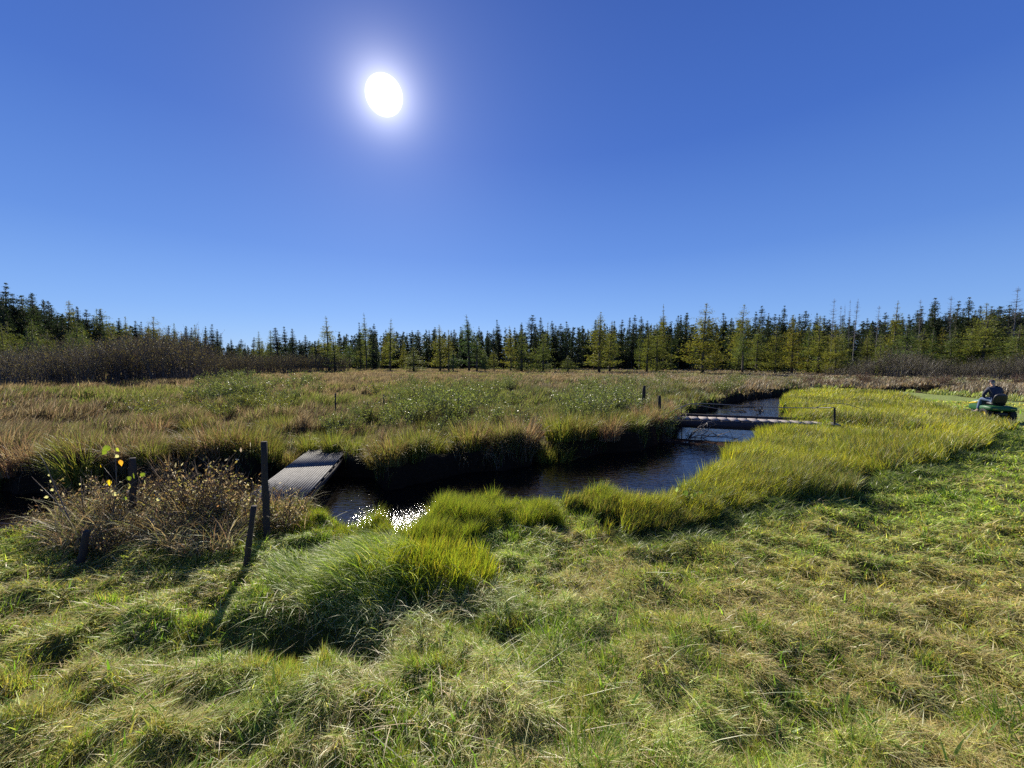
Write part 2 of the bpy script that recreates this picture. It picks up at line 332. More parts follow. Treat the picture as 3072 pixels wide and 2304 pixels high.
# --- mown lawn: short standing blades
def lawn_grass():
    mb = MB()
    x, y, r = polar(610000, 1.1, 30, -72, 74, 1.15)
    sd, tall, lawn = regions(x, y); k = lawn & (sd > .05)
    x, y, r, sd = x[k], y[k], r[k], sd[k]; z = hgt(x, y, sd, np.ones(len(x), bool)); kk = (z > -.10) | (rng.random(len(x)) < .25); x, y, r, sd, z = x[kk], y[kk], r[kk], sd[kk], z[kk]; n = len(x)
    cl = fbm(x, y, .20, 80, 2); big = fbm(x, y, 1.8, 84)
    H = (.022 + .075 * sstep(.52, .85, cl) + .03 * rng.random(n)) * (1 + .15 * sstep(.3, -1.2, x)) * np.clip(1.0 + r * .02, 1, 1.5)
    Wd = np.maximum(.0045, .0017 * r) * rng.uniform(.6, 1.3, n)
    yaw = rng.uniform(0, 6.28, n)
    G = pal(n, [(.22, .33, .045), (.34, .43, .08), (.14, .23, .03)], [4, 3, 3], .25); T = pal(n, [(.40, .34, .13), (.30, .24, .08), (.36, .36, .13)], [3, 3, 3], .25)
    dry = np.clip(.18 + .5 * sstep(.45, .7, big) + .28 * sstep(-.5, 1.5, x) * (y < 4.5), 0, .8)
    col = mixpal(dry, G, T)
    blades(mb, np.stack([x, y, z - .01], -1), H, Wd, yaw, rng.uniform(.2, 1.3, n), col, 2)
    # clippings lying on the stubble in combed swirls
    x, y, r = polar(940000, 1.1, 30, -72, 74, 1.12)
    sd, tall, lawn = regions(x, y); dm_ = pdist(x, y, TALL); sw = (.5 + .5 * np.cos(dm_ * 2 * math.pi / 1.15 - .6 + 1.5 * (fbm(x, y, 1.2, 40) - .5))) * (x > -.8)
    dens = sstep(.28 + .12 * (1 - sw) * (x > -.8), .55, fbm(x, y, .3, 100, 2))
    k = lawn & (sd > .15) & (rng.random(len(x)) < .12 + dens)
    x, y, r, sd = x[k], y[k], r[k], sd[k]; n = len(x); z = hgt(x, y, sd, np.ones(n, bool)); kk = (z > -.10); x, y, r, sd, z, sw = x[kk], y[kk], r[kk], sd[kk], z[kk], sw[k][kk]; k = slice(None); n = len(x)
    L = rng.uniform(.045, .12, n) * (1 + .1 * sstep(.3, -1.2, x)) * np.clip(1 + r * .03, 1, 1.6); Wd = np.maximum(.004, .0016 * r) * rng.uniform(.6, 1.3, n)
    yaw = 9 * fbm(x, y, 1.3, 104, 2) + rng.normal(0, 1.3, n)
    lift = .012 + .045 * fbm(x, y, .22, 108) * rng.random(n) + .012 * rng.random(n)
    Gn = pal(n, [(.44, .53, .12), (.60, .64, .22), (.30, .42, .08)], [4, 3, 3], .3); T = pal(n, [(.62, .53, .26), (.48, .40, .17)], [3, 3], .25)
    Gn = Gn * (1 + .22 * (sw[k] - .5))[:, None]
    col = mixpal(np.clip(.12 + .5 * sstep(.42, .68, fbm(x, y, 1.3, 84)) + .28 * sstep(-.5, 1.5, x) * (y < 4.5), 0, .85), Gn, T)
    blades(mb, np.stack([x, y, z + lift], -1), L, Wd, yaw, rng.uniform(.1, .8, n), col, 2, flat=rng.normal(.22, .28, n))
    # dead straw and broad blades that break up the nap
    for (nn_, L0, L1, w0, w1, cols, f0) in ((9000, .12, .42, .0035, .006, [(.62, .56, .34), (.50, .40, .22), (.66, .64, .42)], .12), (9000, .05, .14, .008, .016, [(.16, .28, .05), (.26, .38, .08), (.34, .34, .10)], .9)):
        x, y, r = polar(nn_, 1.25, 12, -62, 62, 1.0); sd, tall, lawn = regions(x, y); q = fbm(x, y, .5, 180 + nn_ % 7, 2) + .25 * rng.random(len(x))
        k = lawn & (sd > .1) & (q > .55); x, y, r = x[k], y[k], r[k]; n = len(x); z = hgt(x, y)
        blades(mb, np.stack([x, y, z + .03 * rng.random(n)], -1), rng.uniform(L0, L1, n), np.maximum(rng.uniform(w0, w1, n), .0012 * r), rng.uniform(0, 6.28, n), rng.uniform(0, .7, n), pal(n, cols, [1, 1, 1], .2), 3, flat=rng.normal(f0, .25, n))
    o = mb.build('mown_grass', M_grass); tag(o, 'freshly mown green lawn strewn with pale clippings', 'grass', kind='stuff')
lawn_grass()
# --- ragged tufts that the mower missed, and the windrow at the cut edge
def tufts():
    mb = MB(); P = []
    n0 = 260; x, y, r = polar(n0, 1.5, 9, -58, 60)
    sd, tall, lawn = regions(x, y); k = lawn & (sd > .2); x, y, r = x[k], y[k], r[k]
    for a, b, rad in zip(x, y, r):
        n = int(rng.integers(30, 110)); s = rng.uniform(.03, .11)
        px, py = a + rng.normal(0, s, n), b + rng.normal(0, s, n); pz = hgt(px, py)
        d = np.arctan2(py - b, px - a) + rng.normal(0, .5, n)
        c = pal(n, [(.10, .17, .03), (.16, .24, .04), (.22, .28, .08)], [4, 4, 1])
        blades(mb, np.stack([px, py, pz - .01], -1), rng.uniform(.07, .20, n) * rng.uniform(.6, 1.1), np.maximum(.006, .0018 * rad) * rng.uniform(.7, 1.2, n), d, rng.uniform(.3, 1.5, n), c, 3)
    tag(mb.build('grass_tufts', M_grass), 'ragged darker green tufts standing above the mown stubble', 'grass', kind='stuff')
    # windrow of cut stalks lying over along the edge of the uncut stand
    mb = MB(); E = TALL[2:16]
    seg = np.diff(E, axis=0); ln = np.hypot(seg[:, 0], seg[:, 1]); cum = np.concatenate([[0], np.cumsum(ln)])
    n = 60000; t = cum[-1] * rng.random(n) ** 1.15; i = np.clip(np.searchsorted(cum, t) - 1, 0, len(seg) - 1); f = (t - cum[i]) / ln[i]
    b = E[i] + seg[i] * f[:, None]; nn = np.stack([seg[i][:, 1], -seg[i][:, 0]], -1) / ln[i][:, None]
    clump = fbm(b[:, 0], b[:, 1], .5, 120); off = rng.normal(.03, .14, n) + .1
    p = b + nn * off[:, None]; keep = clump > .34; p, b, nn, i = p[keep], b[keep], nn[keep], i[keep]; n = len(p); r = np.hypot(p[:, 0], p[:, 1])
    yaw = np.arctan2(seg[i][:, 1], seg[i][:, 0]) + rng.choice([0, math.pi], n) + rng.normal(-.4, .6, n)
    z = hgt(p[:, 0], p[:, 1])
    c = pal(n, [(.16, .22, .05), (.24, .28, .09), (.11, .16, .04), (.34, .33, .17)], [4, 3, 3, 1])
    blades(mb, np.stack([p[:, 0], p[:, 1], z + .1 * rng.random(n) * sstep(.3, .7, clump[keep])], -1), rng.uniform(.10, .22, n), np.maximum(.005, .0015 * r), yaw, rng.uniform(.4, 1.6, n), c, 3, flat=rng.uniform(.2, 1.1, n))
    tag(mb.build('cut_grass_windrow', M_grass), 'tumbled ridge of cut stalks along the edge of the uncut grass', 'grass', kind='stuff')
tufts()
# --- uncut yellow-green stand on the right, and the fringe along the near bank
def tall_grass():
    mb = MB()
    x, y, r = polar(640000, 3.9, 32, -4, 60, 1.0)
    sd, tall, lawn = regions(x, y); k = tall & (fbm(x, y, .3, 140, 2) + .25 * rng.random(len(x)) > .62 - .5 * sstep(4.5, 8, np.hypot(x, y))); x, y, r, sd = x[k], y[k], r[k], sd[k]; n = len(x)
    z = hgt(x, y, sd, np.ones(n, bool)); f = fbm(x, y, 1.1, 130); e = pdist(x, y, TALL)
    H = (.24 + .26 * f + .12 * rng.random(n)) * (.78 + .22 * sstep(0, .4, e)) * (.80 + .28 * sstep(4.6, 8, r)) * (.35 + .65 * sstep(.5, 1.3, np.minimum(pdist(x, y, ((7.7, 10.8), (9.9, 10.2)), False), pdist(x, y, ((8.2, 11.5), (9.9, 11.2)), False)))); Wd = np.maximum(.005, .0015 * r) * rng.uniform(.6, 1.3, n)
    yaw = rng.normal(0, .9, n) + 2.6 * (vn(x, y, 1.6, 134) - .3)
    A = pal(n, [(.38, .37, .04), (.50, .44, .06), (.26, .30, .035)], [4, 3, 3], .22); B = pal(n, [(.13, .17, .035), (.22, .23, .06), (.32, .25, .09)], [4, 3, 3], .22)
    col = mixpal(np.clip(.12 + .7 * sstep(.42, .60, fbm(x, y, 1.3, 138, 4)) + .45 * sstep(7.5, 4.8, r), 0, 1), A, B)
    blades(mb, np.stack([x, y, z - .02], -1), H, Wd, yaw, rng.uniform(.2, 1.2, n), col, 3)
    o = mb.build('uncut_meadow_grass', M_grass); tag(o, 'tall uncut yellow green grass between the creek and the mown path', 'grass', kind='stuff')
    mb = MB(); N = np.array(NEAR[1:-3])
    seg = np.diff(N, axis=0); ln = np.hypot(seg[:, 0], seg[:, 1]); pr = ln / np.hypot(*((N[:-1] + N[1:]) / 2).T) ** 1.3; pr /= pr.sum()
    n = 170000; i = rng.choice(len(seg), n, p=pr); f = rng.random(n); b = N[i] + seg[i] * f[:, None]
    nn = np.stack([seg[i][:, 1], -seg[i][:, 0]], -1) / ln[i][:, None]; off = rng.uniform(-.22, .62, n) * np.where(b[:, 0] > -1.2, 1.35, 1)
    x, y = b[:, 0] + nn[:, 0] * off, b[:, 1] + nn[:, 1] * off
    cl = fbm(x, y, .42, 150, 2); sd = creek_sd(x, y)
    off2 = np.where(x > -1.2, off * .55, off); k = (sd > -.1) & (cl + .15 * rng.random(n) > .40 + .35 * sstep(.25, .6, off2)) & ((x > -2.7) | (rng.random(n) < .5))
    x, y, cl, sd, i = x[k], y[k], cl[k], sd[k], i[k]; n = len(x); r = np.hypot(x, y); z = hgt(x, y)
    c = pal(n, [(.25, .30, .035), (.17, .23, .03), (.30, .24, .07), (.34, .34, .06)], [4, 3, 1.6, 2])
    blades(mb, np.stack([x, y, z - .02], -1), (.08 + .24 * sstep(.42, .75, cl) + .07 * rng.random(n)) * np.where(x < -2.2, .6, 1), np.maximum(.0045, .0011 * r), rng.normal(0.2, 1.3, n), rng.uniform(.3, 1.5, n), c, 3)
    tag(mb.build('bank_fringe_grass', M_grass), 'yellow green grass fringing the near edge of the creek', 'grass', kind='stuff')
tall_grass()
# --- marsh behind the creek
def marsh():
    mb = MB()
    x, y, r = polar(1150000, 6.5, 130, -60, 60, .95)
    sd, tall, lawn = regions(x, y); cg = fbm(x, y * 1.3, .55, 172, 2) + .22 * rng.random(len(x)); k = (~tall) & (~lawn) & (sd > -.02) & (y > 5.5) & ((cg > .545) | (r > 40)); x, y, r, sd = x[k], y[k], r[k], sd[k]; n = len(x)
    z = hgt(x, y, sd, np.zeros(n, bool))
    f = fbm(x, y, 1.0, 160); f2 = fbm(x, y, 4.5, 164); hum = fbm(x * .8, y * 1.3, 1.1, 166, 2)
    H = (.14 + .50 * sstep(.32, .72, f) + .12 * rng.random(n)) * (1 + .1 * sstep(10, 25, r)) * (1 - .5 * sstep(35, 60, r)); Wd = np.maximum(.007, .0014 * r) * rng.uniform(.5, 1.4, n)
    yaw = rng.normal(.1, .75, n) + 2.4 * (vn(x, y, 2.5, 168) - .5); edge = sstep(.45, 0, sd)
    # over the bank the stalks hang towards the water
    yaw = np.where(rng.random(n) < edge * .8, -1.57 + rng.normal(0, .7, n), yaw)
    YG = pal(n, [(.16, .20, .045), (.26, .29, .08), (.10, .14, .03)], [4, 3, 3], .25); BR = pal(n, [(.20, .155, .095), (.15, .12, .07), (.36, .30, .21), (.10, .085, .05)], [4, 3, 2.5, 2]); TA = pal(n, [(.34, .28, .18), (.27, .215, .12), (.20, .15, .08)], [3, 3, 2])
    strip = (pdist(x, y, np.array([(24.2, 28.2), (26.4, 27.6), (26.0, 22), (25.6, 18), (24.8, 14.5), (27, 11)]), False) < 1.7 + .8 * vn(x, y, .8, 176)) & (x > 20)
    H = np.where(strip, .20 + .2 * f, H)
    farb = np.clip(sstep(17, 30, y) * .95 + .25 * sstep(22, 40, r), 0, 1)
    leftb = sstep(-2, -8, x) * (y < 16)
    t = np.clip(.22 + .75 * sstep(.45, .68, f2) * .8 + .55 * leftb, 0, 1)
    col = mixpal(t, YG, BR); col = mixpal(np.clip(farb * (.35 + .8 * sstep(.3, .6, f2)), 0, 1), col, mixpal(np.full(n, .55), BR, TA))
    col = np.where(strip[:, None], pal(n, [(.34, .42, .10), (.42, .44, .10), (.24, .32, .07)], [1, 1, 1], .2), col)
    blades(mb, np.stack([x, y, z - .03], -1), H, Wd, yaw, rng.uniform(.25, 1.35, n) + edge * .8, col, 3)
    tag(mb.build('marsh_grass', M_dry), 'brown and olive marsh grass spreading from the creek to the trees', 'grass', kind='stuff')
marsh()

# ---------------------------------------------------------------- trees
def tuft_cloud(mb, P, D, size, col, m=1, k=2):
    """needle sprays: at each point k thin kite-shaped faces spread round the branch direction D"""
    n = len(P)
    for i in range(k):
        dr = D + rng.normal(0, .55, (n, 3)); dr /= np.linalg.norm(dr, axis=1)[:, None]
        sd2 = np.cross(dr, rng.normal(0, 1, (n, 3))); sd2 /= np.linalg.norm(sd2, axis=1)[:, None] + 1e-9
        L = size * rng.uniform(.6, 1.3, n); w = L * rng.uniform(.28, .5, n)
        A = P - dr * (L * .35)[:, None]; B = P + dr * (L * .75)[:, None]; M = P + dr * (L * .1)[:, None]
        V = np.stack([A, M - sd2 * w[:, None] * .5, B, M + sd2 * w[:, None] * .5], 1).reshape(-1, 3)
        mb.add(V, np.arange(n)[:, None] * 4 + np.array([[0, 1, 2, 3]]), col=np.repeat(col, 4, 0), m=m)
def conifer(name, kind, H, Rb, seed, low=.08):
    global rng
    keep = rng; rng = np.random.default_rng(seed)
    root = empty(name); tr = MB(); cr = MB()
    bend = rng.normal(0, .012 * H, 2)
    zt = np.linspace(0, H, 7); P = np.stack([bend[0] * (zt / H) ** 2, bend[1] * (zt / H) ** 2, zt], -1)
    tr.tube(P, np.linspace(.012 * H + .03, .012, 7) * (.55 if kind == 'dead' else 1), 5, col=(.10, .085, .07))
    nl = int(H * (8.5 if kind == 'spruce' else 6.5)); zs = np.sort(H * (low + (1.0 - low) * rng.random(nl) ** .7))
    for z in zs:
        t = z / H; tx = bend[0] * t * t; ty = bend[1] * t * t
        if kind == 'spruce':
            rad = 1.45 * Rb * ((1 - t) ** .72 * (.65 + .5 * rng.random()) + .02 + (.035 * math.exp(-((t - .92) / .05) ** 2)))
        elif kind == 'tamarack':
            rad = 1.3 * Rb * ((1 - t) ** .85) * (.55 + .65 * rng.random()) + .05
        else: rad = Rb * ((1 - t) ** .5) * (.3 + .9 * rng.random()) * (rng.random() < .8)
        nb = rng.integers(3, 6)
        a0 = rng.uniform(0, 6.28)
        for b in range(nb):
            if rng.random() < .12: continue
            a = a0 + b * 6.283 / nb + rng.normal(0, .3); L = rad * rng.uniform(.6, 1.1)
            if L < .05: continue
            el = {'spruce': -.25 + .5 * t, 'tamarack': .05 + .35 * t, 'dead': .2}[kind] + rng.normal(0, .12)
            d = np.array((math.cos(a) * math.cos(el), math.sin(a) * math.cos(el), math.sin(el)))
            e = np.array((tx, ty, z)); q = e + d * L * np.array([[0], [.5], [1.]]) + np.array([[0, 0, 0], [0, 0, -.04 * L], [0, 0, .06 * L if kind != 'dead' else .15 * L]])
            if kind == 'dead' or rng.random() < .5: (tr if kind == 'dead' else cr).tube(q, [.012 + .01 * L, .01, .005], 3, col=(.11, .09, .075), m=0, cap=False)
            if kind == 'dead':
                continue
            nt = max(2, int(L * (11 if kind == 'spruce' else 13))); f = rng.random(nt) ** .75
            if kind == 'tamarack' and t > .75 and rng.random() < .5: nt = 1; f = f[:1]
            pp = e + d * (L * f)[:, None] + rng.normal(0, .05 + .07 * L, (nt, 3)) * np.array((1, 1, .95))
            if kind == 'spruce': base = np.array((.030, .043, .024)); sz = .30
            else: base = np.array((.225, .24, .062)); sz = .24
            c = base * rng.uniform(.6, 1.45, (nt, 1)) * rng.normal(1, .07, (nt, 3))
            tuft_cloud(cr, pp, np.broadcast_to(d + np.array((0, 0, .9 * t ** 3)), (nt, 3)), np.full(nt, sz * (.45 + .6 * (1 - t))), np.clip(c, .01, 1), 1)
    parts = [tr.build('trunk', M_deadwood if kind == 'dead' else M_bark, root)]
    if kind != 'dead': parts.append(cr.build('crown', [M_twig, CROWN[kind]], root))
    PART[root.name] = parts
    rng = keep
    return root
def crownmat(nm, tint):
    """each tree takes its own shade from the object's random number"""
    m = leafmat(nm, .45, .02, .5, (1.1, 1.12, .7)); n, l = m.node_tree.nodes, m.node_tree.links
    a = [x for x in n if x.type == 'ATTRIBUTE'][0]; oi = n.new('ShaderNodeObjectInfo'); r = n.new('ShaderNodeValToRGB')
    e = r.color_ramp.elements; e[0].color = (*tint[0], 1); e[1].color = (*tint[-1], 1)
    for i, c in enumerate(tint[1:-1]): q = e.new((i + 1) / (len(tint) - 1)); q.color = (*c, 1)
    mu = n.new('ShaderNodeMixRGB'); mu.blend_type = 'MULTIPLY'; mu.inputs[0].default_value = 1; l.new(oi.outputs['Random'], r.inputs[0])
    tg = [k.to_socket for k in a.outputs['Color'].links]
    l.new(a.outputs['Color'], mu.inputs[1]); l.new(r.outputs[0], mu.inputs[2])
    for t in tg: l.new(mu.outputs[0], t)
    return m
CROWN = {'spruce': crownmat('spruce_needles', [(.8, .85, .9), (1.2, 1.25, .9), (.9, 1.0, 1.1)]), 'tamarack': crownmat('tamarack_needles', [(.42, .62, .85), (.8, .88, .85), (1.15, 1.0, .6), (.52, .72, .9), (.95, .92, .7)])}
spr = [conifer('spruce_tree', 'spruce', 12, r_, 100 + i, lo) for i, (r_, lo) in enumerate([(1.1, .04), (1.3, .05), (.9, .10), (1.7, .03), (1.2, .2)])]
tam = [conifer('tamarack_tree', 'tamarack', 12, r_, 200 + i, lo) for i, (r_, lo) in enumerate([(2.1, .05), (2.6, .08), (1.7, .12), (2.2, .03), (1.5, .3)])]
ded = [conifer('dead_tree', 'dead', 12, r_, 300 + i, .35) for i, r_ in enumerate([1.3, .9])]
PROTO = {'s': spr, 't': tam, 'd': ded}
used = set()
def plant(kind, px, top, depth, label, group, wide=1.0, rz=None):
    X, Y, Zt = pt(px, top, depth); var = random.randrange(len(PROTO[kind])); p = PROTO[kind][var]
    zb = -.15 if Y > 30 else hz(X, Y); sc = (Zt - zb) / 12.0; rz = random.uniform(0, 6.28) if rz is None else rz
    s3 = (sc * wide, sc * wide, sc)
    if p.name in used: o = copy_tree(p, (X, Y, zb), rz, s3)
    else: o = p; o.location = (X, Y, zb); o.rotation_euler = (0, 0, rz); o.scale = s3; used.add(p.name)
    cat = {'s': 'spruce tree', 't': 'tamarack tree', 'd': 'dead tree'}[kind]
    tag(o, label, cat, group); return o
SKY_T = [(-200, 850), (0, 895), (100, 915), (300, 960), (450, 985), (620, 1015), (750, 1030), (850, 1018), (1000, 1008), (1100, 985), (1300, 990), (1500, 982), (1700, 975), (1900, 965), (2100, 960), (2300, 955), (2500, 965), (2700, 955), (2900, 935), (3072, 925), (3300, 910)]
DEP = [(-200, 52), (0, 60), (200, 72), (400, 95), (600, 125), (750, 145), (900, 135), (1000, 118), (1500, 108), (2000, 98), (2400, 88), (2700, 78), (3072, 70), (3300, 66)]
def itp(T, x): return float(np.interp(x, [a for a, b in T], [b for a, b in T]))
# the trees that can be told apart: kind, px, py of the top, depth offset, width, label
NAMED = [
 ('s', 3, 847, -2, 1.2, 'tallest dark spruce at the left end of the left tree line'),
 ('s', 43, 883, -3, 1.2, 'dark spruce just beside the tallest one at the left end'),
 ('t', 67, 887, -2, .9, 'olive tamarack between two dark spruces at the left end of the tree line'),
 ('s', 99, 881, -3, 1.5, 'broad thick-topped spruce high in the left tree line'),
 ('s', 130, 905, 0, 1.2, None), ('s', 152, 905, 3, 1.2, None),
 ('t', 204, 901, 0, .9, 'thin grey-topped tamarack rising from the left tree line'),
 ('s', 235, 921, 0, 1.0, None), ('s', 257, 930, 2, 1.2, None), ('t', 286, 927, 0, .9, None), ('t', 311, 925, -3, 1.2, 'full rounded tamarack where the left tree line starts to drop'),
 ('s', 354, 955, 0, 1.2, None), ('t', 378, 950, 0, .9, None), ('s', 407, 963, 0, 1.2, None), ('s', 421, 965, 3, 1.0, None),
 ('t', 454, 948, -4, 1.2, 'tall tamarack standing above the dip of the left tree line'),
 ('s', 503, 977, 0, .9, None), ('t', 521, 970, 0, 1.0, None), ('s', 560, 979, 0, 1.1, None), ('t', 586, 974, 0, 1.0, None), ('s', 615, 979, 0, 1.1, None),
 ('s', 633, 973, -5, 1.4, 'dark spruce in the small clump above the low willow thicket'),
 ('s', 651, 988, -3, 1.2, None), ('s', 694, 1017, 0, 1.0, None), ('t', 777, 993, -40, 1.1, 'round-topped tamarack left of the two black spruces'),
 ('t', 810, 990, -38, 1.0, None), ('s', 831, 984, -42, 2.0, 'wide black spruce in the gap left of the pale tamarack'), ('s', 878, 987, -40, 1.3, 'lone pointed spruce between the wide black spruce and the pale tamarack'),
 ('t', 983, 948, -42, 1.25, 'tall pale feathery tamarack at the end of the low thicket'), ('t', 1003, 1005, -44, 1.6, 'golden orange low tamarack at the foot of the pale feathery one'),
 ('t', 1096, 939, -20, .8, 'tall ragged tamarack with a leaning knobbly top'), ('s', 1079, 968, -18, .9, None), ('s', 1119, 972, -15, .9, None),
 ('t', 1168, 955, -30, 1.0, 'slim tamarack with a visible trunk standing ahead of the dark row'),
 ('t', 1240, 1040, -34, 2.2, 'small bushy blue-green tamarack on the marsh edge'), ('t', 1319, 975, -30, 1.2, 'pair-topped olive tamarack on the marsh edge'), ('t', 1345, 990, -30, 1.2, None), ('t', 1359, 1042, -36, 1.3, 'small golden tamarack on the marsh edge'),
 ('t', 1406, 944, -28, 1.3, 'tallest blue-green tamarack of the middle marsh edge'), ('t', 1430, 1000, -28, 1.5, None), ('t', 1455, 1050, -32, 1.3, None), ('t', 1482, 1043, -34, 1.5, 'small full tamarack in front of the black spruce clump'), ('s', 1493, 960, 0, 1.1, 'tallest of the black spruces behind the small full tamarack'),
 ('t', 1533, 977, -26, 1.2, None), ('t', 1565, 990, -30, 1.6, 'broad green tamarack left of the golden one'), ('t', 1630, 1000, -32, 1.4, 'golden open tamarack in the middle of the marsh edge'), ('t', 1640, 965, -5, .9, None),
 ('t', 1703, 1066, -34, 2.5, 'tiny golden tamarack sapling on the marsh edge'), ('s', 1565, 968, 0, 1.1, None),
 ('t', 1800, 937, -32, 1.45, 'large dark green tamarack left of the bridge posts'), ('t', 1831, 962, -27, 1.3, 'olive tamarack touching the right side of the large dark green one'),
 ('s', 1887, 953, 0, 1.0, None), ('s', 1902, 946, 0, .9, 'very thin spire spruce above the two bridge posts'), ('s', 1925, 950, 2, 1.0, None), ('t', 1943, 980, -26, 1.2, None), ('t', 1973, 969, -25, 1.3, 'yellowish tamarack to the right of the bridge posts'),
 ('t', 1992, 913, -6, .7, 'tall thin wispy tamarack poking above the forest near the bridge'), ('s', 2038, 946, -4, 1.1, None), ('s', 2058, 940, -2, .9, None),
 ('t', 2113, 908, -32, 1.2, 'tallest yellow-green tamarack of the marsh edge above the bridge'),
 ('s', 2190, 955, 0, 1.2, None), ('t', 2227, 912, -12, .9, 'tall tamarack with a bare spread top right of the tallest yellow-green one'), ('t', 2232, 985, -27, 1.3, None), ('t', 2274, 958, -25, 1.1, 'golden tamarack above the right end of the bridge'),
 ('s', 2290, 918, -8, .9, 'club-topped black spruce above the golden tamarack'), ('s', 2306, 940, -6, .8, None), ('t', 2331, 976, -27, 1.0, 'dark green full tamarack beside the golden one'),
 ('s', 2353, 917, -8, 1.0, 'tall black spruce behind the amber tamarack'), ('t', 2382, 945, -24, 1.15, 'amber tamarack with a tall pointed crown'), ('s', 2400, 942, -6, 1.0, None), ('t', 2429, 968, -20, 1.0, None),
 ('t', 2462, 946, -22, 1.2, 'green gold tamarack just left of the dead snags'), ('s', 2451, 940, -5, .9, None), ('t', 2512, 975, -28, 1.1, 'dark green tamarack reaching down to the brown grass below the snags'), ('t', 2530, 968, -20, 1.2, None),
 ('d', 2500, 895, -14, 1.2, 'leaning bare snag with side twigs, first of the snag group'), ('d', 2525, 915, -10, .9, 'short feathery grey snag inside the snag group'), ('d', 2538, 911, -12, .5, 'plain bare pole snag in the middle of the snag group'), ('d', 2552, 897, -12, .5, 'taller plain pole snag beside the twiggy one'), ('d', 2568, 896, -14, 1.2, 'tall twiggy snag at the right of the snag group'),
 ('s', 2604, 955, -6, 1.2, None), ('t', 2606, 1005, -20, 1.5, None), ('d', 2635, 915, -8, 1.1, 'bare crooked snag right of the snag group'), ('t', 2645, 1000, -18, 1.3, None), ('s', 2662, 938, -4, 1.0, None), ('t', 2689, 902, -10, .9, 'tall grey-green tamarack above the bare brown shrubs'),
 ('d', 2765, 896, -12, .9, 'single thin snag between two dark spruces on the right'), ('s', 2762, 920, -8, 1.3, None), ('t', 2729, 968, -20, 1.5, 'wide yellow-green tamarack with a rounded crown on the right'), ('t', 2765, 985, -18, 1.4, None),
 ('s', 2809, 894, -8, 1.3, 'tall layered spruce high in the right tree line'), ('s', 2795, 930, -5, 1.2, None), ('s', 2840, 940, -5, 1.3, None), ('d', 2859, 886, -10, 1.3, 'snag with long crooked arms above the right tree line'), ('s', 2870, 905, -8, 1.3, 'dense spruce touching the snag with crooked arms'), ('t', 2859, 988, -20, 1.1, 'slender yellow-green tamarack in front of the layered spruces'),
 ('s', 2895, 926, -6, 1.1, None), ('s', 2912, 892, -8, 1.2, 'tallest sharp-topped spruce above the mower driver'), ('t', 2964, 908, -12, 1.1, None), ('t', 2955, 945, -20, 1.7, 'big broad golden tamarack above the mower driver'), ('t', 2920, 985, -20, 1.5, None), ('s', 2990, 920, -6, 1.2, None),
 ('s', 3035, 915, -6, 1.4, 'layered spruce near the right end of the tree line'), ('d', 3051, 860, -10, 1.4, 'tallest bare snag at the right end'), ('s', 3058, 945, -6, 1.2, None), ('t', 3058, 975, -18, 1.6, 'golden tamarack at the right end of the tree line'),
]
WHERE = [(350, 'at the left end above the brown thicket'), (720, 'where the left tree line slopes down behind the thicket'), (1000, 'in the low gap behind the pale feathery tamarack'), (1350, 'left of the middle of the open marsh'), (1760, 'at the middle of the open marsh'), (2040, 'behind the two bridge posts'), (2480, 'above the plank bridge'), (2800, 'between the bare snags and the layered spruce'), (9999, 'above the mower driver')]
def SH(k, px): return ('dark spruce packed in the row ' if k == 's' else 'feathery tamarack mixed into the row ') + next(w_ for e_, w_ in WHERE if px < e_)
GR = {'s': 'spruces of the tree line', 't': 'tamaracks of the tree line', 'd': 'bare snags of the tree line'}
for k, px, top, dd_, wd_, lab in NAMED:
    plant(k, px, top, itp(DEP, px) + dd_, lab or SH(k, px), GR[k], wd_ * (1.4 if k == 't' else 1.0))
ns = 250
for i in range(ns):
    px = -60 + (3190) * (i + random.random()) / ns
    plant('s', px, itp(SKY_T, px) + random.gauss(9, 17), itp(DEP, px) + random.uniform(-5, 9), SH('s', px), GR['s'], random.uniform(1.0, 1.7))
for i in range(84):
    px = -60 + 3190 * (i + random.random()) / 84
    if 1150 < px < 2150 and random.random() < .55: continue
    if 640 < px < 1060 and random.random() < .5: continue
    rightish = px > 2100 or px < 450
    plant('t', px, itp(SKY_T, px) + (random.gauss(45, 18) if rightish else random.gauss(28, 16)), itp(DEP, px) - random.uniform(8, 17 if rightish else 14), SH('t', px), GR['t'], random.uniform(.9, 1.5))
# behind them the forest reads as one mass
def far_woods():
    mb = MB(); N = 800; px = np.linspace(-260, 3330, N) + rng.normal(0, 3, N)
    for p in px:
        d = itp(DEP, p) + rng.uniform(8, 30); X, Y, Z = pt(p, itp(SKY_T, p) + rng.normal(20, 9), d); X += rng.normal(0, 1)
        h = Z + .3; nt = 120; t = rng.random(nt) ** 1.1; a = rng.uniform(0, 6.28, nt); rad = 1.5 * (1 - t) ** .8 * rng.uniform(.4, 1, nt) + .08
        P = np.stack([X + rad * np.cos(a), Y + rad * np.sin(a), -.3 + h * t], -1); D = np.stack([np.cos(a), np.sin(a), -.3 * np.ones(nt)], -1)
        c = np.array((.030, .045, .024)) * rng.uniform(.7, 1.3, (nt, 1)) * np.ones((1, 3)); tuft_cloud(mb, P, D, np.full(nt, 1.2) * (1.15 - .6 * t), c, 1, 2)
        mb.tube([(X, Y, -.3), (X, Y, Z)], [.12, .02], 4, col=(.08, .07, .06), m=0, cap=False)
    tag(mb.build('far_woods', [M_twig, M_needle]), 'dark spruce forest receding behind the tree line', 'forest', kind='stuff')
far_woods()

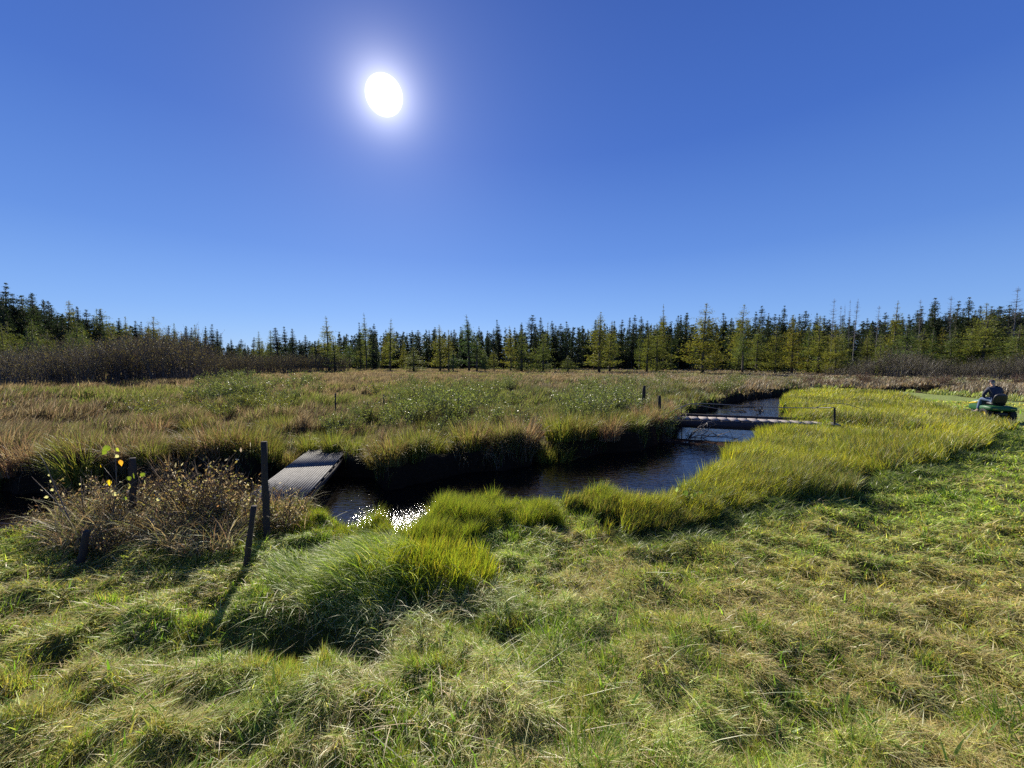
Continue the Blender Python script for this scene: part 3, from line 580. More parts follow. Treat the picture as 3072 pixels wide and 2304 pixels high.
# ---------------------------------------------------------------- shrubs
def bush(name, seed, H, Rb, nst, nleaf, leaf, lcol, scol=(.10, .08, .06), spread=.5, part='foliage', lm=None, twigs=3, lstart=.35):
    global rng
    keep = rng; rng = np.random.default_rng(seed); root = empty(name); st = MB(); lf = MB(); ends = []
    for i in range(nst):
        a = rng.uniform(0, 6.28); r0 = Rb * .35 * math.sqrt(rng.random()); h = H * rng.uniform(.6, 1.05); o = Rb * spread * rng.uniform(.3, 1.3)
        b = np.array((r0 * math.cos(a), r0 * math.sin(a), 0)); t = np.linspace(0, 1, 5)[:, None]
        P = b + np.hstack([np.cos(a) * o * t ** 1.4, np.sin(a) * o * t ** 1.4, h * t]) + np.cumsum(rng.normal(0, .02 * H, (5, 3)), 0) * t
        st.tube(P, np.linspace(.006 * H + .003, .002 + .0008 * H, 5), 3, col=np.array(scol) * rng.uniform(.7, 1.3), cap=False)
        for k in range(twigs):
            f = rng.uniform(.3, .95); q = P[0] * 0 + np.array([np.interp(f, t[:, 0], P[:, c]) for c in range(3)]); a2 = rng.uniform(0, 6.28); L = H * rng.uniform(.12, .3)
            d = np.array((math.cos(a2) * .6, math.sin(a2) * .6, .75)); T = q + d * L * np.array([[0], [.5], [1.]])
            st.tube(T, [.003 + .0009 * H, .0015 + .0008 * H, .001 + .0005 * H], 3, col=np.array(scol) * rng.uniform(.7, 1.4), cap=False)
            ends.append((T[0], T[2]))
        ends.append((np.array([np.interp(lstart, t[:, 0], P[:, c]) for c in range(3)]), P[-1]))
    E0 = np.array([e[0] for e in ends]); E1 = np.array([e[1] for e in ends]); i = rng.integers(0, len(ends), nleaf); f = rng.random(nleaf)[:, None]
    P = E0[i] * (1 - f) + E1[i] * f + rng.normal(0, leaf * .6, (nleaf, 3))
    D = rng.normal(0, 1, (nleaf, 3)) + (0, 0, .6); D /= np.linalg.norm(D, axis=1)[:, None]
    c = pal(nleaf, lcol, [1] * len(lcol), .2)
    tuft_cloud(lf, P, D, np.full(nleaf, leaf), c, 0, 1)
    PART[root.name] = [st.build('stem', M_twig, root), lf.build(part, lm or M_leaf, root)]
    rng = keep; return root
def scatter(protos, spots, label, cat, group):
    """spots: x, y, rz, scale; labels may be one text or one per spot"""
    for i, (x, y, rz, sc) in enumerate(spots):
        p = protos[i % len(protos)]; loc = (x, y, hz(x, y) - .03)
        if p.name in used: o = copy_tree(p, loc, rz, sc)
        else:
            o = p; used.add(p.name); o.location = loc; o.rotation_euler = (0, 0, rz); o.scale = sc if hasattr(sc, '__len__') else (sc,) * 3
        tag(o, label if isinstance(label, str) else label[i], cat, group)
# alder and willow thicket on the left
ald = [bush('alder_shrub', 400 + i, 3.6, 1.8, 26, 900, .085, [(.11, .09, .035), (.15, .14, .035), (.08, .062, .04), (.17, .145, .05)], scol=(.07, .060, .055), spread=.6, lm=M_dry, twigs=7) for i in range(4)]
sp = []
for i in range(74):
    px = -50 + 790 * (i + random.random()) / 74; d = itp([(-50, 27), (300, 33), (560, 36), (740, 46)], px) + random.choice([0, 3, 7, 11]) + random.uniform(-1.5, 1.5)
    top = itp([(-50, 1050), (150, 1035), (300, 1020), (480, 995), (560, 1010), (640, 1040), (740, 1060)], px) + random.gauss(6, 10)
    X, Y, Z = pt(px, top, d); sp.append((X, Y, random.uniform(0, 6.28), max(.45, (Z + .1) / 3.6)))
sp[0:0] = []
def ald_l(q):
    u = 1536 + FPX * q[0] / q[1]
    return ('front ' if q[1] < 38 else 'rear ') + 'brown leafless alder shrub ' + ('at the left end of the thicket' if u < 150 else 'below the broad thick-topped spruce' if u < 330 else 'in the tallest part of the thicket' if u < 540 else 'where the thicket thins out towards the low willows')
scatter(ald, sp, [ald_l(q) for q in sp], 'shrub', 'alder thicket on the left')
sp = []
for i in range(52):
    px = 640 + 400 * (i + random.random()) / 52; d = itp([(640, 58), (1040, 78)], px) + random.uniform(-4, 6)
    X, Y, Z = pt(px, random.gauss(1066, 5), d); sp.append((X, Y, random.uniform(0, 6.28), ((Z + .1) / 3.6 * 1.0, (Z + .1) / 3.6, (Z + .1) / 3.6)))
scatter(ald, sp, 'low dark willow shrub in the even band left of the pale tamarack', 'shrub', 'low willow band')
sp = []
for i in range(46):
    px = 2480 + 640 * (i + random.random()) / 46; d = itp([(2480, 52), (3100, 42)], px) + random.uniform(-3, 5)
    X, Y, Z = pt(px, itp([(2480, 1090), (2620, 1070), (2720, 1050), (2850, 1080), (3100, 1060)], px) + random.gauss(5, 10), d); sp.append((X, Y, random.uniform(0, 6.28), max(.3, (Z + .1) / 3.6)))
scatter(ald, sp, ['bare brown shrub ' + ('right below the bare snags' if 1536 + FPX * q[0] / q[1] < 2640 else 'below the wide yellow-green tamarack' if 1536 + FPX * q[0] / q[1] < 2820 else 'behind the mower driver at the foot of the golden tamarack') for q in sp], 'shrub', 'bare brown shrubs on the right')
# low leafy shrubs in the marsh: shiny grey green leaves
low = [bush('leafy_shrub', 500 + i, .75, .55, 26, 1150, .052, [(.17, .20, .06), (.22, .25, .08), (.12, .15, .05)], spread=.75, twigs=4, lstart=.2) for i in range(4)]
low2 = [bush('leafy_shrub', 520 + i, .75, .55, 26, 1000, .05, [(.20, .22, .04), (.15, .18, .05), (.25, .24, .06)], spread=.75, twigs=4, lstart=.2) for i in range(2)]
def band(px0, px1, py0, py1, n, s0=.8, s1=1.3):
    out = []
    for i in range(n):
        px, py = random.uniform(px0, px1), random.uniform(py0, py1); d = (CAM_H - .35) * FPX / (py - 1085); X, Y, Z = pt(px, py, d)
        if float(creek_sd(np.array([X]), np.array([Y]))[0]) < .25: continue
        out.append((X, Y, random.uniform(0, 6.28), random.uniform(s0, s1)))
    return out
scatter(low, band(600, 950, 1140, 1195, 34, .9, 1.6), 'silvery leaved low shrub in the glittering patch on the left of the marsh', 'shrub', 'low shrubs of the marsh')
scatter(low2, band(330, 900, 1195, 1235, 40, .7, 1.1), 'yellow green low shrub in the patch left of the thin stakes', 'shrub', 'low shrubs of the marsh')
scatter(low, band(1180, 1560, 1145, 1250, 64, .8, 1.5), 'low shiny leaved shrub in the patch right of the thin stakes', 'shrub', 'low shrubs of the marsh')
scatter(low, band(1690, 1900, 1145, 1250, 44, .8, 1.4), 'low shiny leaved shrub in the patch left of the bridge posts', 'shrub', 'low shrubs of the marsh')
scatter(low2 + low, band(1850, 2330, 1130, 1165, 34, .8, 1.3), 'low shrub above the dark far bank beyond the bridge', 'shrub', 'low shrubs of the marsh')
scatter(low, band(1000, 1900, 1235, 1275, 26, .6, 1.0), 'dark leafy low shrub among the tussocks along the edge of the far bank', 'shrub', 'low shrubs of the marsh')
scatter(low, [pt(740, 1150, 27)[:2] + (.3, 1.6)], 'dark rounded shrub above the glittering patch', 'shrub', 'low shrubs of the marsh')
scatter(low2, [pt(1150, 1150, 21)[:2] + (.9, 1.5)], 'upright leafy shrub rising behind the second thin stake', 'shrub', 'low shrubs of the marsh')
scatter(low, [(4.65, 11.75, .3, 1.15)], 'dark leafy shrub spilling over the bank below the bridge posts', 'shrub', 'low shrubs of the marsh')
scatter(low, [(5.5, 12.6, 1.3, .9)], 'leafy shrub crowding the left end of the plank bridge', 'shrub', 'low shrubs of the marsh')
scatter(low, [(2.42, 4.95, 2.0, .5)], 'small plant with pale shiny leaves at the edge of the pool', 'plant', 'low shrubs of the marsh')
def bld_brown():
    out = [bush('brown_shrub', 540 + i, .9, .7, 36, 700, .06, [(.12, .06, .04), (.16, .09, .05), (.09, .05, .03)], spread=.6, lm=M_dry, twigs=4, lstart=.15) for i in range(2)]
    sp = []
    for px in (2420, 2445, 2590, 2610, 2790, 2815, 2840, 2920, 3050, 3068, 2700): sp.append(pt(px, 1150, 33 + random.uniform(-2, 2))[:2] + (random.random() * 6, random.uniform(.8, 1.2)))
    scatter(out, sp, 'dark reddish brown shrub clump in the brown grass beyond the mown path', 'shrub', 'reddish shrubs beyond the path')
bld_brown()
# tussocks that hang over the far bank
def tussock(name, seed, n, H, Rb, cols, wts, m, lean=1.2, wd=.008):
    global rng
    keep = rng; rng = np.random.default_rng(seed); mb = MB(); a = rng.uniform(0, 6.28, n); r = Rb * np.sqrt(rng.random(n)) * .5
    blades(mb, np.stack([r * np.cos(a), r * np.sin(a), np.zeros(n)], -1), H * rng.uniform(.55, 1.15, n), np.full(n, wd) * rng.uniform(.6, 1.2, n), a + rng.normal(0, .4, n), rng.uniform(.2, lean, n) * (.3 + r / Rb * 2), pal(n, cols, wts), 4)
    o = mb.build(name, m); rng = keep; PART[o.name] = []; return o
tus = [tussock('grass_tussock', 600 + i, 420, .62, .55, c, [4, 3, 2], M_dry, 1.9, .013) for i, c in enumerate([[(.22, .24, .045), (.16, .19, .035), (.24, .19, .07)], [(.25, .22, .07), (.19, .14, .06), (.21, .24, .05)], [(.18, .22, .035), (.25, .26, .04), (.30, .28, .10)], [(.30, .21, .12), (.22, .14, .08), (.34, .28, .17)]])]
FARL = np.array(FAR); sg = np.diff(FARL, axis=0); lns = np.hypot(sg[:, 0], sg[:, 1]); cum = np.concatenate([[0], np.cumsum(lns)])
sp = []; t = cum[1] + 0
while t < cum[12]:
    i = int(np.searchsorted(cum, t)) - 1; i = min(max(i, 0), len(sg) - 1); p = FARL[i] + sg[i] * (t - cum[i]) / lns[i]; nn = np.array((-sg[i][1], sg[i][0])) / lns[i]
    q = p + nn * random.uniform(.02, .5); sp.append((q[0], q[1], random.uniform(0, 6.28), random.uniform(.8, 1.45))); t += random.uniform(.25, .55)
for i in range(70):
    X, Y = random.uniform(-13, 14), 0; Y = float(np.interp(X, FARL[:, 0], FARL[:, 1])) + random.uniform(.6, 5); sp.append((X, Y, random.uniform(0, 6.28), random.uniform(.6, 1.1)))
random.shuffle(sp)
def tus_l(x):
    return 'leaning grass tussock on the far bank ' + ('behind the dried weeds and the square post' if x < -6.5 else 'around the far end of the ribbed footbridge' if x < -3 else 'straight across from the big windswept clump' if x < .5 else 'across from the blue pool' if x < 4 else 'near the left end of the plank bridge' if x < 8 else 'at the bend beyond the plank bridge')
scatter(tus, sp, [tus_l(q[0]) for q in sp], 'grass tussock', 'tussocks along the far bank')
# the big uncut tussock in the foreground
def big_tussock():
    mb = MB(); nc = 165
    for i in range(nc):
        a = rng.uniform(0, 6.28); q = math.sqrt(rng.random()); u, v = q * math.cos(a), q * math.sin(a)
        cx_, cy_ = -1.15 + 1.0 * u, 3.42 + .42 * v + .12 * u; n = int(rng.integers(28, 70)); s_ = rng.uniform(.03, .08)
        x, y = cx_ + rng.normal(0, s_, n), cy_ + rng.normal(0, s_, n); right = u > rng.uniform(-.3, .5)
        tall = rng.uniform(.7, 1.15) * (1 - .25 * q)
        H = (.38 if right else .50) * tall * (.9 if v < -.45 else 1) * rng.uniform(.6, 1.15, n)
        if right: c = pal(n, [(.34, .36, .04), (.24, .30, .035), (.42, .34, .06)], [4, 3, 1.5], .2); yaw = rng.normal(.1, 1.1, n); lean = rng.uniform(.2, 1.0, n)
        else:
            c = pal(n, [(.28, .37, .06), (.42, .48, .13), (.64, .64, .34), (.16, .24, .04)], [4, 3, 1.6, 1.6], .2)
            yaw = rng.normal(-2.75 + .9 * u, .35, n); lean = rng.uniform(.9, 2.0, n) + .3 * (u < -.5)
        blades(mb, np.stack([x, y, hgt(x, y) - .02], -1), H, rng.uniform(.005, .0105, n), yaw, lean, c, 6)
    tag(mb.build('grass_tussock', M_sedge), 'big windswept clump of long uncut grass in the middle of the mown lawn', 'grass tussock')
    mb = MB(); n = 2400; t = rng.random(n); x = -1.95 + 1.9 * t; y = 2.93 + .12 * np.sin(t * 9) + rng.normal(0, .09, n)
    k = fbm(x, y, .3, 35) > .4; x, y = x[k], y[k]; n = len(x)
    blades(mb, np.stack([x, y, hgt(x, y) + .02 + .12 * rng.random(n)], -1), rng.uniform(.1, .28, n), rng.uniform(.005, .008, n), rng.uniform(0, 6.28, n), rng.uniform(.4, 1.4, n), pal(n, [(.48, .48, .24), (.32, .38, .12), (.36, .28, .14)], [3, 3, 1]), 3, flat=rng.uniform(-.1, .9, n))
    tag(mb.build('cut_grass_heap', M_grass), 'matted heap of cut grass fallen against the front of the big tussock', 'grass', kind='stuff')
big_tussock()

# ---------------------------------------------------------------- posts, bridges, wire
M_post = pbr('weathered_post', (.040, .030, .024), .95, nscale=9, bump=.8, stretch=(1, 1, .12))
M_steel = pbr('rusty_steel', (.03, .026, .024), .7, metal=.1, nscale=14, bump=.3)
M_board = pbr('grey_board', (.25, .215, .20), .8, nscale=5, namp=.25, bump=.4, stretch=(1, 6, 1))
M_rib = pbr('worn_metal_rib', (.15, .145, .14), .9, metal=0, nscale=12, namp=.25)
M_dark = pbr('tarred_beam', (.040, .034, .036), .8, nscale=5, bump=.5, stretch=(.2, 1, 1))
M_wire = pbr('grey_wire', (.20, .19, .18), .5, metal=.5)
def post(name, bpx, bpy_, tpx, tpy, depth, rad, label, grp, m=None, n=8, tee=False, cat='post', base=None):
    B = np.array(pt(bpx, bpy_, depth)); T = np.array(pt(tpx, tpy, depth + (.02 if base is None else 0)))
    zb = (hz(B[0], B[1]) if base is None else base); B[2] = zb - .12
    r_ = np.random.default_rng(int(abs(bpx))); k = 7; f = np.linspace(0, 1, k)[:, None]; P = (T - B) * f
    P[1:-1] += r_.normal(0, rad * .10, (k - 2, 3)); mb = MB()
    mb.tube(P, rad * (1 + .08 * r_.normal(0, 1, k)) * np.linspace(1.08, .95, k), n)
    if tee:
        for z in np.linspace(.2, .95, 9): mb.box(P[-1] * z, (rad * 3.2, .012, .012))
    o = mb.build(name, m or M_post, smooth=False); o.location = B; tag(o, label, cat, grp); PART[o.name] = []; return o
post('fence_post', 803, 1650, 792, 1325, 4.15, .034, 'tall upright dark post standing beside the ribbed footbridge', 'old fence posts by the creek', n=10)
post('fence_post', 732, 1728, 762, 1518, 3.6, .026, 'short dark stake leaning to the right in front of the tall post', 'old fence posts by the creek')
post('fence_post', 400, 1600, 398, 1374, 4.35, .046, 'square brown post standing among the dried weeds under yellow leaves', 'old fence posts by the creek', n=4)
post('fence_post', 232, 1728, 262, 1592, 3.65, .028, 'short leaning stump at the left edge of the dried weeds', 'old fence posts by the creek')
post('marsh_stake', 1007, 1240, 1006, 1179, 14.5, .028, 'thin dark stake standing alone in the marsh, left one', 'stakes in the marsh', M_steel, n=5, tee=True)
post('marsh_stake', 1149, 1240, 1151, 1183, 14.5, .032, 'thin dark stake in front of the upright leafy shrub', 'stakes in the marsh', M_steel, n=5, tee=True)
post('marsh_stake', 1104, 1240, 1103, 1206, 14.8, .035, 'stubby low stake between the two thin ones', 'stakes in the marsh')
post('fence_post', 1930, 1240, 1933, 1157, 14.0, .065, 'taller leaning grey post behind the leafy bank left of the plank bridge', 'posts at the plank bridge')
post('fence_post', 1980, 1290, 1978, 1187, 12.3, .055, 'dark post at the left end of the plank bridge', 'posts at the plank bridge')
post('fence_post', 2505, 1275, 2504, 1223, 11.4, .028, 'thin short post at the right end of the plank bridge', 'posts at the plank bridge')
# ribbed footbridge over the near bend
def ribbed():
    A = np.array((-3.05, 5.55)); B = np.array((-3.82, 8.85)); L = float(np.hypot(*(B - A))); ang_ = math.atan2(B[1] - A[1], B[0] - A[0]); Wd = .86
    root = empty('ribbed_footbridge', (A[0], A[1], -.02), ang_ - math.pi / 2)   # local +Y runs along the deck, its width lies at negative x
    root.rotation_euler[0] = R(-.6)
    for k, (y0, y1) in enumerate(((-.1, L * .555 - .012), (L * .555 + .012, L + .1))):
        d = MB(); n = 20
        for i in range(n):
            x = -Wd * (i + .5) / n; d.box((x, (y0 + y1) / 2, .012 + .002 * random.random()), (.024, y1 - y0, .030))
        d.build('deck_panel', M_rib, root)
        c = MB()
        for y in np.linspace(y0 + .1, y1 - .1, 4): c.box((-Wd / 2, y, -.028), (Wd, .05, .04))
        c.box((-Wd / 2, y0 + .008, -.004), (Wd, .016, .02))
        c.build('crossbar', M_dark, root)
    for x in (-.03, -Wd + .03): s_ = MB(); s_.box((x, L / 2, -.10), (.05, L + .2, .09)); s_.build('stringer', M_dark, root)
    tag(root, 'narrow footbridge of pale lengthwise ribs crossing the creek beside the tall post', 'footbridge')
ribbed()
def plank_bridge():
    A = np.array((5.0, 12.75)); B = np.array((9.75, 11.25)); L = float(np.hypot(*(B - A))); ang_ = math.atan2(B[1] - A[1], B[0] - A[0])
    root = empty('plank_bridge', (A[0], A[1], .10), ang_); n = 17; p = L / n
    for i in range(n):
        w_ = p * random.uniform(.80, .88); d = MB(); d.box((0, 0, 0), (w_, random.uniform(.60, .64), .030))
        o = d.build('plank', M_board, root); o.location = (p * (i + .5), .36 + random.uniform(-.02, .02), .02); o.rotation_euler = (random.gauss(0, .01), random.gauss(0, .012), random.gauss(0, .02))
    for y, z0, h in ((.02, -.13, .25), (.74, -.10, .25)):
        d = MB(); d.box((L / 2, y, z0), (L + .1, .09, h)); d.build('beam', M_dark, root)
    d = MB(); d.box((L / 2 - .3, .78, .07), (L - .7, .05, .07)); d.build('edge_rail', M_dark, root)
    tag(root, 'low footbridge of spaced grey cross planks on dark beams over the creek', 'footbridge')
plank_bridge()
def wire(pts, rad, label):
    P = np.array([pt(*p) for p in pts]); t = np.linspace(0, len(P) - 1, 40); i = np.arange(len(P))
    Q = np.stack([np.interp(t, i, P[:, c]) for c in range(3)], -1)
    for _ in range(6): Q[1:-1] = (Q[:-2] + Q[1:-1] * 2 + Q[2:]) / 4
    mb = MB(); mb.tube(Q - Q[0], rad, 5); o = mb.build('fence_wire', M_wire); o.location = Q[0]; tag(o, label, 'wire', 'old wires at the plank bridge'); return o
wire([(1996, 1242, 12.5), (2035, 1226, 12.8), (2070, 1209, 13.1), (2130, 1211, 13.1), (2240, 1218, 12.9), (2340, 1223, 12.5), (2440, 1224, 12.0), (2503, 1223, 11.4)], .014, 'upper sagging wire strung along the far side of the plank bridge')
wire([(2068, 1211, 13.1), (2120, 1220, 13.1), (2170, 1229, 13.0), (2230, 1237, 12.9)], .012, 'short lower wire drooping from the left end of the upper wire')
wire([(2440, 1226, 11.9), (2468, 1214, 11.8), (2505, 1209, 11.6), (2545, 1213, 11.5), (2592, 1229, 11.3)], .008, 'arched wire looping over the post at the right end of the bridge')
post('marsh_stake', 2046, 1290, 2044, 1216, 12.55, .014, 'thin rod standing against the left part of the plank bridge', 'posts at the plank bridge', M_steel, n=5, cat='rod', base=-.35)
def branchy(name, base, ends, rad, seed, label, m=None):
    global rng
    keep = rng; rng = np.random.default_rng(seed); mb = MB(); b = np.array(base)
    for e in ends:
        e = np.array(e); t = np.linspace(0, 1, 6)[:, None]; P = (e - b) * t + np.array((0, 0, .12)) * np.sin(t * 3.1) * rng.uniform(.3, 1.2); P[1:-1] += rng.normal(0, .03, (4, 3))
        mb.tube(P, np.linspace(rad, rad * .35, 6), 5)
        for k in range(4):
            f = rng.uniform(.3, 1); q = np.array([np.interp(f, t[:, 0], P[:, c]) for c in range(3)]); d = rng.normal(0, .22, 3) + (0, 0, .05); mb.tube([q, q + d * .5 + rng.normal(0, .02, 3), q + d], [rad * .4, rad * .3, rad * .15], 4)
    o = mb.build(name, m or M_deadwood); o.location = b; tag(o, label, 'branch', 'driftwood in the creek'); rng = keep
branchy('dead_branch', (5.6, 12.05, -.42), [(6.6, 11.7, -.30), (6.3, 11.9, .15), (7.0, 11.9, -.45), (5.9, 11.6, -.1)], .022, 3, 'pale bare branch lying in the water under the left end of the plank bridge')
branchy('dead_branch', (6.1, 12.3, -.5), [(7.2, 12.2, -.45), (6.5, 12.1, .02)], .016, 5, 'thin forked branch leaning against the left part of the plank bridge beam')
branchy('dead_branch', (12.2, 18.6, -.62), [(10.8, 18.9, -.45), (11.5, 18.2, -.3), (12.6, 19.2, -.4)], .04, 8, 'dark snagged branch in the water at the bend beyond the bridge', M_post)
branchy('dead_branch', (13.6, 20.6, -.62), [(12.0, 20.9, -.5), (12.8, 20.2, -.35)], .04, 9, 'farthest dark snagged branch in the bend beyond the bridge', M_post)
# ---------------------------------------------------------------- dried weeds on the left bank
wd_ = [bush('dried_weed', 700 + i, .62, .34, 24, 400, .036, [(.30, .20, .09), (.46, .36, .20), (.22, .15, .06), (.30, .29, .08), (.60, .52, .36)], scol=(.12, .085, .05), spread=.7, lm=M_dry, twigs=6, lstart=.12, part='leaves') for i in range(4)]
sp, lb = [], []
for (px, d, s_, l_) in [(560, 4.45, 1.25, 'tall brown weed stalks beside the brushy mass left of the tall post'), (620, 4.35, .95, 'brown brushy weed between the stalks and the tall post'), (690, 4.5, 1.05, 'dense brown weed left of the tall post'), (745, 4.4, 1.0, 'dense brown weed touching the tall post on its left'), (835, 4.45, .85, 'feathery brown weed just right of the tall post'), (880, 4.8, .6, 'small brown weed at the near end of the ribbed footbridge'),
        (500, 4.3, .8, 'dry yellowish weed right of the square brown post'), (440, 4.4, .75, 'dry weed at the foot of the square brown post'), (340, 4.3, .85, 'pale dry weed left of the square brown post'), (280, 4.25, .7, 'pale dry weed beside the short leaning stump'), (600, 4.05, .6, 'low reddish dry weed at the front of the weed patch'), (480, 4.0, .55, 'low tangled weed at the front of the weed patch'), (380, 3.95, .55, 'low pale weed in front of the square brown post'), (300, 3.85, .6, 'low dry weed hiding the base of the stump'), (190, 4.4, .5, 'small dry weed at the left end of the weed patch'), (650, 4.7, .9, 'brown weed at the back of the patch on the creek side'), (540, 4.75, .9, 'olive weed at the back of the patch over the water'), (420, 4.8, .65, 'weed overhanging the dark water behind the square post'), (130, 4.5, .7, 'ragged weed on the bank left of the long bare twig'), (60, 4.5, .55, 'weed on the near bank at the left end'), (230, 4.6, .95, 'tall loose weed between the bare twig and the sapling'), (590, 4.6, 1.35, 'tallest brown weed behind the stalks left of the tall post'), (360, 4.5, 1.0, 'upright pale weed behind the sapling')]:
    X = (px - 1536) / FPX * d; sp.append((X, d, random.uniform(0, 6.28), s_ * .98)); lb.append(l_)
scatter(wd_, sp, lb, 'dried weed', 'dried weeds on the left bank')
def dry_tangle():
    mb = MB(); n = 7500; px = rng.uniform(130, 900, n); d = rng.uniform(3.75, 4.9, n); x = (px - 1536) / FPX * d; y = d
    k = (fbm(x, y, .35, 210) > .36) & ~((px > 680) & (d < 4.35)); x, y = x[k], y[k]; n = len(x)
    c = pal(n, [(.40, .32, .17), (.28, .20, .11), (.24, .27, .08), (.50, .46, .28)], [3, 3, 2, 1.2], .2)
    blades(mb, np.stack([x, y, hgt(x, y) - .01 + .05 * rng.random(n)], -1), rng.uniform(.15, .62, n), rng.uniform(.005, .013, n), rng.uniform(0, 6.28, n), rng.uniform(.6, 2.3, n), c, 6, flat=rng.uniform(.8, 1.5, n))
    tag(mb.build('dry_grass_tangle', M_dry), 'tangle of curled dry grass at the foot of the left bank weeds', 'grass', kind='stuff')
dry_tangle()
def leafy(name, base, stems, leaves, label, cat, scol=(.10, .07, .05)):
    root = empty(name, base); b = np.array(base); st = MB()
    for P, r0 in stems: st.tube(np.array([pt(*p) for p in P]) - b, np.linspace(r0, r0 * .3, len(P)), 5, col=scol)
    sp_ = np.vstack([np.array([pt(*p) for p in P]) for P, r0 in stems]) - b
    for (px, py, d, sz, col, tl) in leaves:
        q = np.array(pt(px, py, d)) - b; n_ = sp_[np.argmin(np.linalg.norm(sp_ - q + (0, 0, .05), axis=1))]; st.tube([n_, (n_ + q) / 2 + (0, 0, .02), q], [.0028, .002, .0015], 4, col=scol)
    st.build('stem', M_twig, root)
    for (px, py, d, sz, col, tl) in leaves:
        lf = MB(); nU, nV = 7, 4; V = []; q = np.array(pt(px, py, d)) - b
        for i in range(nU):
            u = i / (nU - 1); w_ = math.sin(math.pi * min(1, u * 1.02 + .02) ** .75) * .42
            for j in range(nV): v = j / (nV - 1) * 2 - 1; V.append((v * w_ * sz, .12 * sz * abs(v) + .1 * sz * u * u, -u * sz))
        V = np.array(V); c_, s_ = math.cos(tl), math.sin(tl); V = V @ np.array([[c_, 0, -s_], [0, 1, 0], [s_, 0, c_]]); a_ = random.uniform(-.8, .8); V = V @ np.array([[math.cos(a_), math.sin(a_), 0], [-math.sin(a_), math.cos(a_), 0], [0, 0, 1]])
        Qf = [(i * nV + j, i * nV + j + 1, (i + 1) * nV + j + 1, (i + 1) * nV + j) for i in range(nU - 1) for j in range(nV - 1)]
        lf.add(V * .8 + q, Qf, col=col); lf.build('leaf', M_grass, root, smooth=True)
    tag(root, label, cat)
Y_, G_, O_, P_ = (.75, .50, .03), (.17, .22, .035), (.70, .33, .05), (.55, .50, .42)
leafy('sapling', (-4.35, 4.15, hz(-4.35, 4.15)), [([(335, 1700, 4.1), (338, 1560, 4.15), (350, 1450, 4.2), (345, 1345, 4.2)], .009), ([(342, 1520, 4.15), (385, 1460, 4.2), (440, 1420, 4.25)], .005), ([(340, 1560, 4.15), (325, 1500, 4.1), (322, 1450, 4.1)], .004), ([(350, 1450, 4.2), (310, 1400, 4.2)], .004), ([(345, 1580, 4.1), (400, 1510, 4.1), (465, 1475, 4.15)], .004)],
      [(325, 1440, 4.1, .085, Y_, .1), (358, 1380, 4.2, .09, O_, -.1), (355, 1365, 4.2, .06, P_, .9), (330, 1340, 4.2, .10, G_, 1.1), (316, 1352, 4.2, .07, G_, .6), (345, 1345, 4.2, .07, (.45, .5, .08), -.9), (300, 1395, 4.2, .06, Y_, .8), (398, 1420, 4.22, .08, G_, .2), (382, 1430, 4.2, .07, G_, -.4), (430, 1418, 4.25, .07, G_, .3), (432, 1440, 4.25, .06, P_, -.2), (383, 1450, 4.2, .09, (.3, .27, .14), .1), (375, 1490, 4.15, .07, G_, .4), (360, 1515, 4.12, .06, O_, .2), (462, 1484, 4.15, .05, O_, 1.1), (480, 1495, 4.15, .06, P_, .9), (350, 1480, 4.15, .07, P_, 1.2), (470, 1525, 4.1, .08, (.32, .2, .22), .7)],
      'spindly sapling with yellow and orange leaves beside the square brown post', 'sapling')
leafy('bare_stem', (-4.2, 3.95, 0.0), [([(262, 1680, 3.9), (235, 1610, 3.92), (200, 1540, 3.95), (165, 1460, 4.0), (140, 1400, 4.0), (118, 1362, 4.0)], .008), ([(225, 1590, 3.95), (165, 1500, 4.0), (95, 1430, 4.02)], .006)],
      [(148, 1425, 4.0, .035, P_, 1.3), (150, 1440, 4.0, .04, P_, .3), (160, 1468, 4.0, .045, P_, 1.2), (145, 1490, 4.0, .045, P_, 1.4)], 'long bare twig with fluffy seed scraps leaning left over the dark water', 'weed stem')
leafy('bare_stem', (-4.0, 4.1, 0.0), [([(255, 1590, 4.1), (247, 1500, 4.15), (242, 1430, 4.2)], .005)], [(240, 1450, 4.2, .03, P_, .4)], 'thin upright bare stem between the long twig and the sapling', 'weed stem')
leafy('broadleaf_plant', (2.35, 4.95, hz(2.35, 4.95)), [([(2075, 1580, 4.95), (2060, 1530, 4.95), (2030, 1480, 4.95)], .006), ([(2080, 1580, 4.95), (2080, 1500, 4.95), (2060, 1465, 4.95)], .006), ([(2085, 1580, 4.95), (2100, 1520, 4.95), (2090, 1480, 4.95)], .006)],
      [(random.gauss(2072, 16), random.gauss(1512, 17), random.uniform(4.85, 5.05), random.uniform(.06, .11), random.choice([(.12, .17, .05), (.30, .36, .18), (.10, .15, .05), (.10, .15, .05)]), random.uniform(-1.5, 1.5)) for _ in range(46)],
      'dark broad leaved plant with pale shiny tops beside the pool', 'plant')

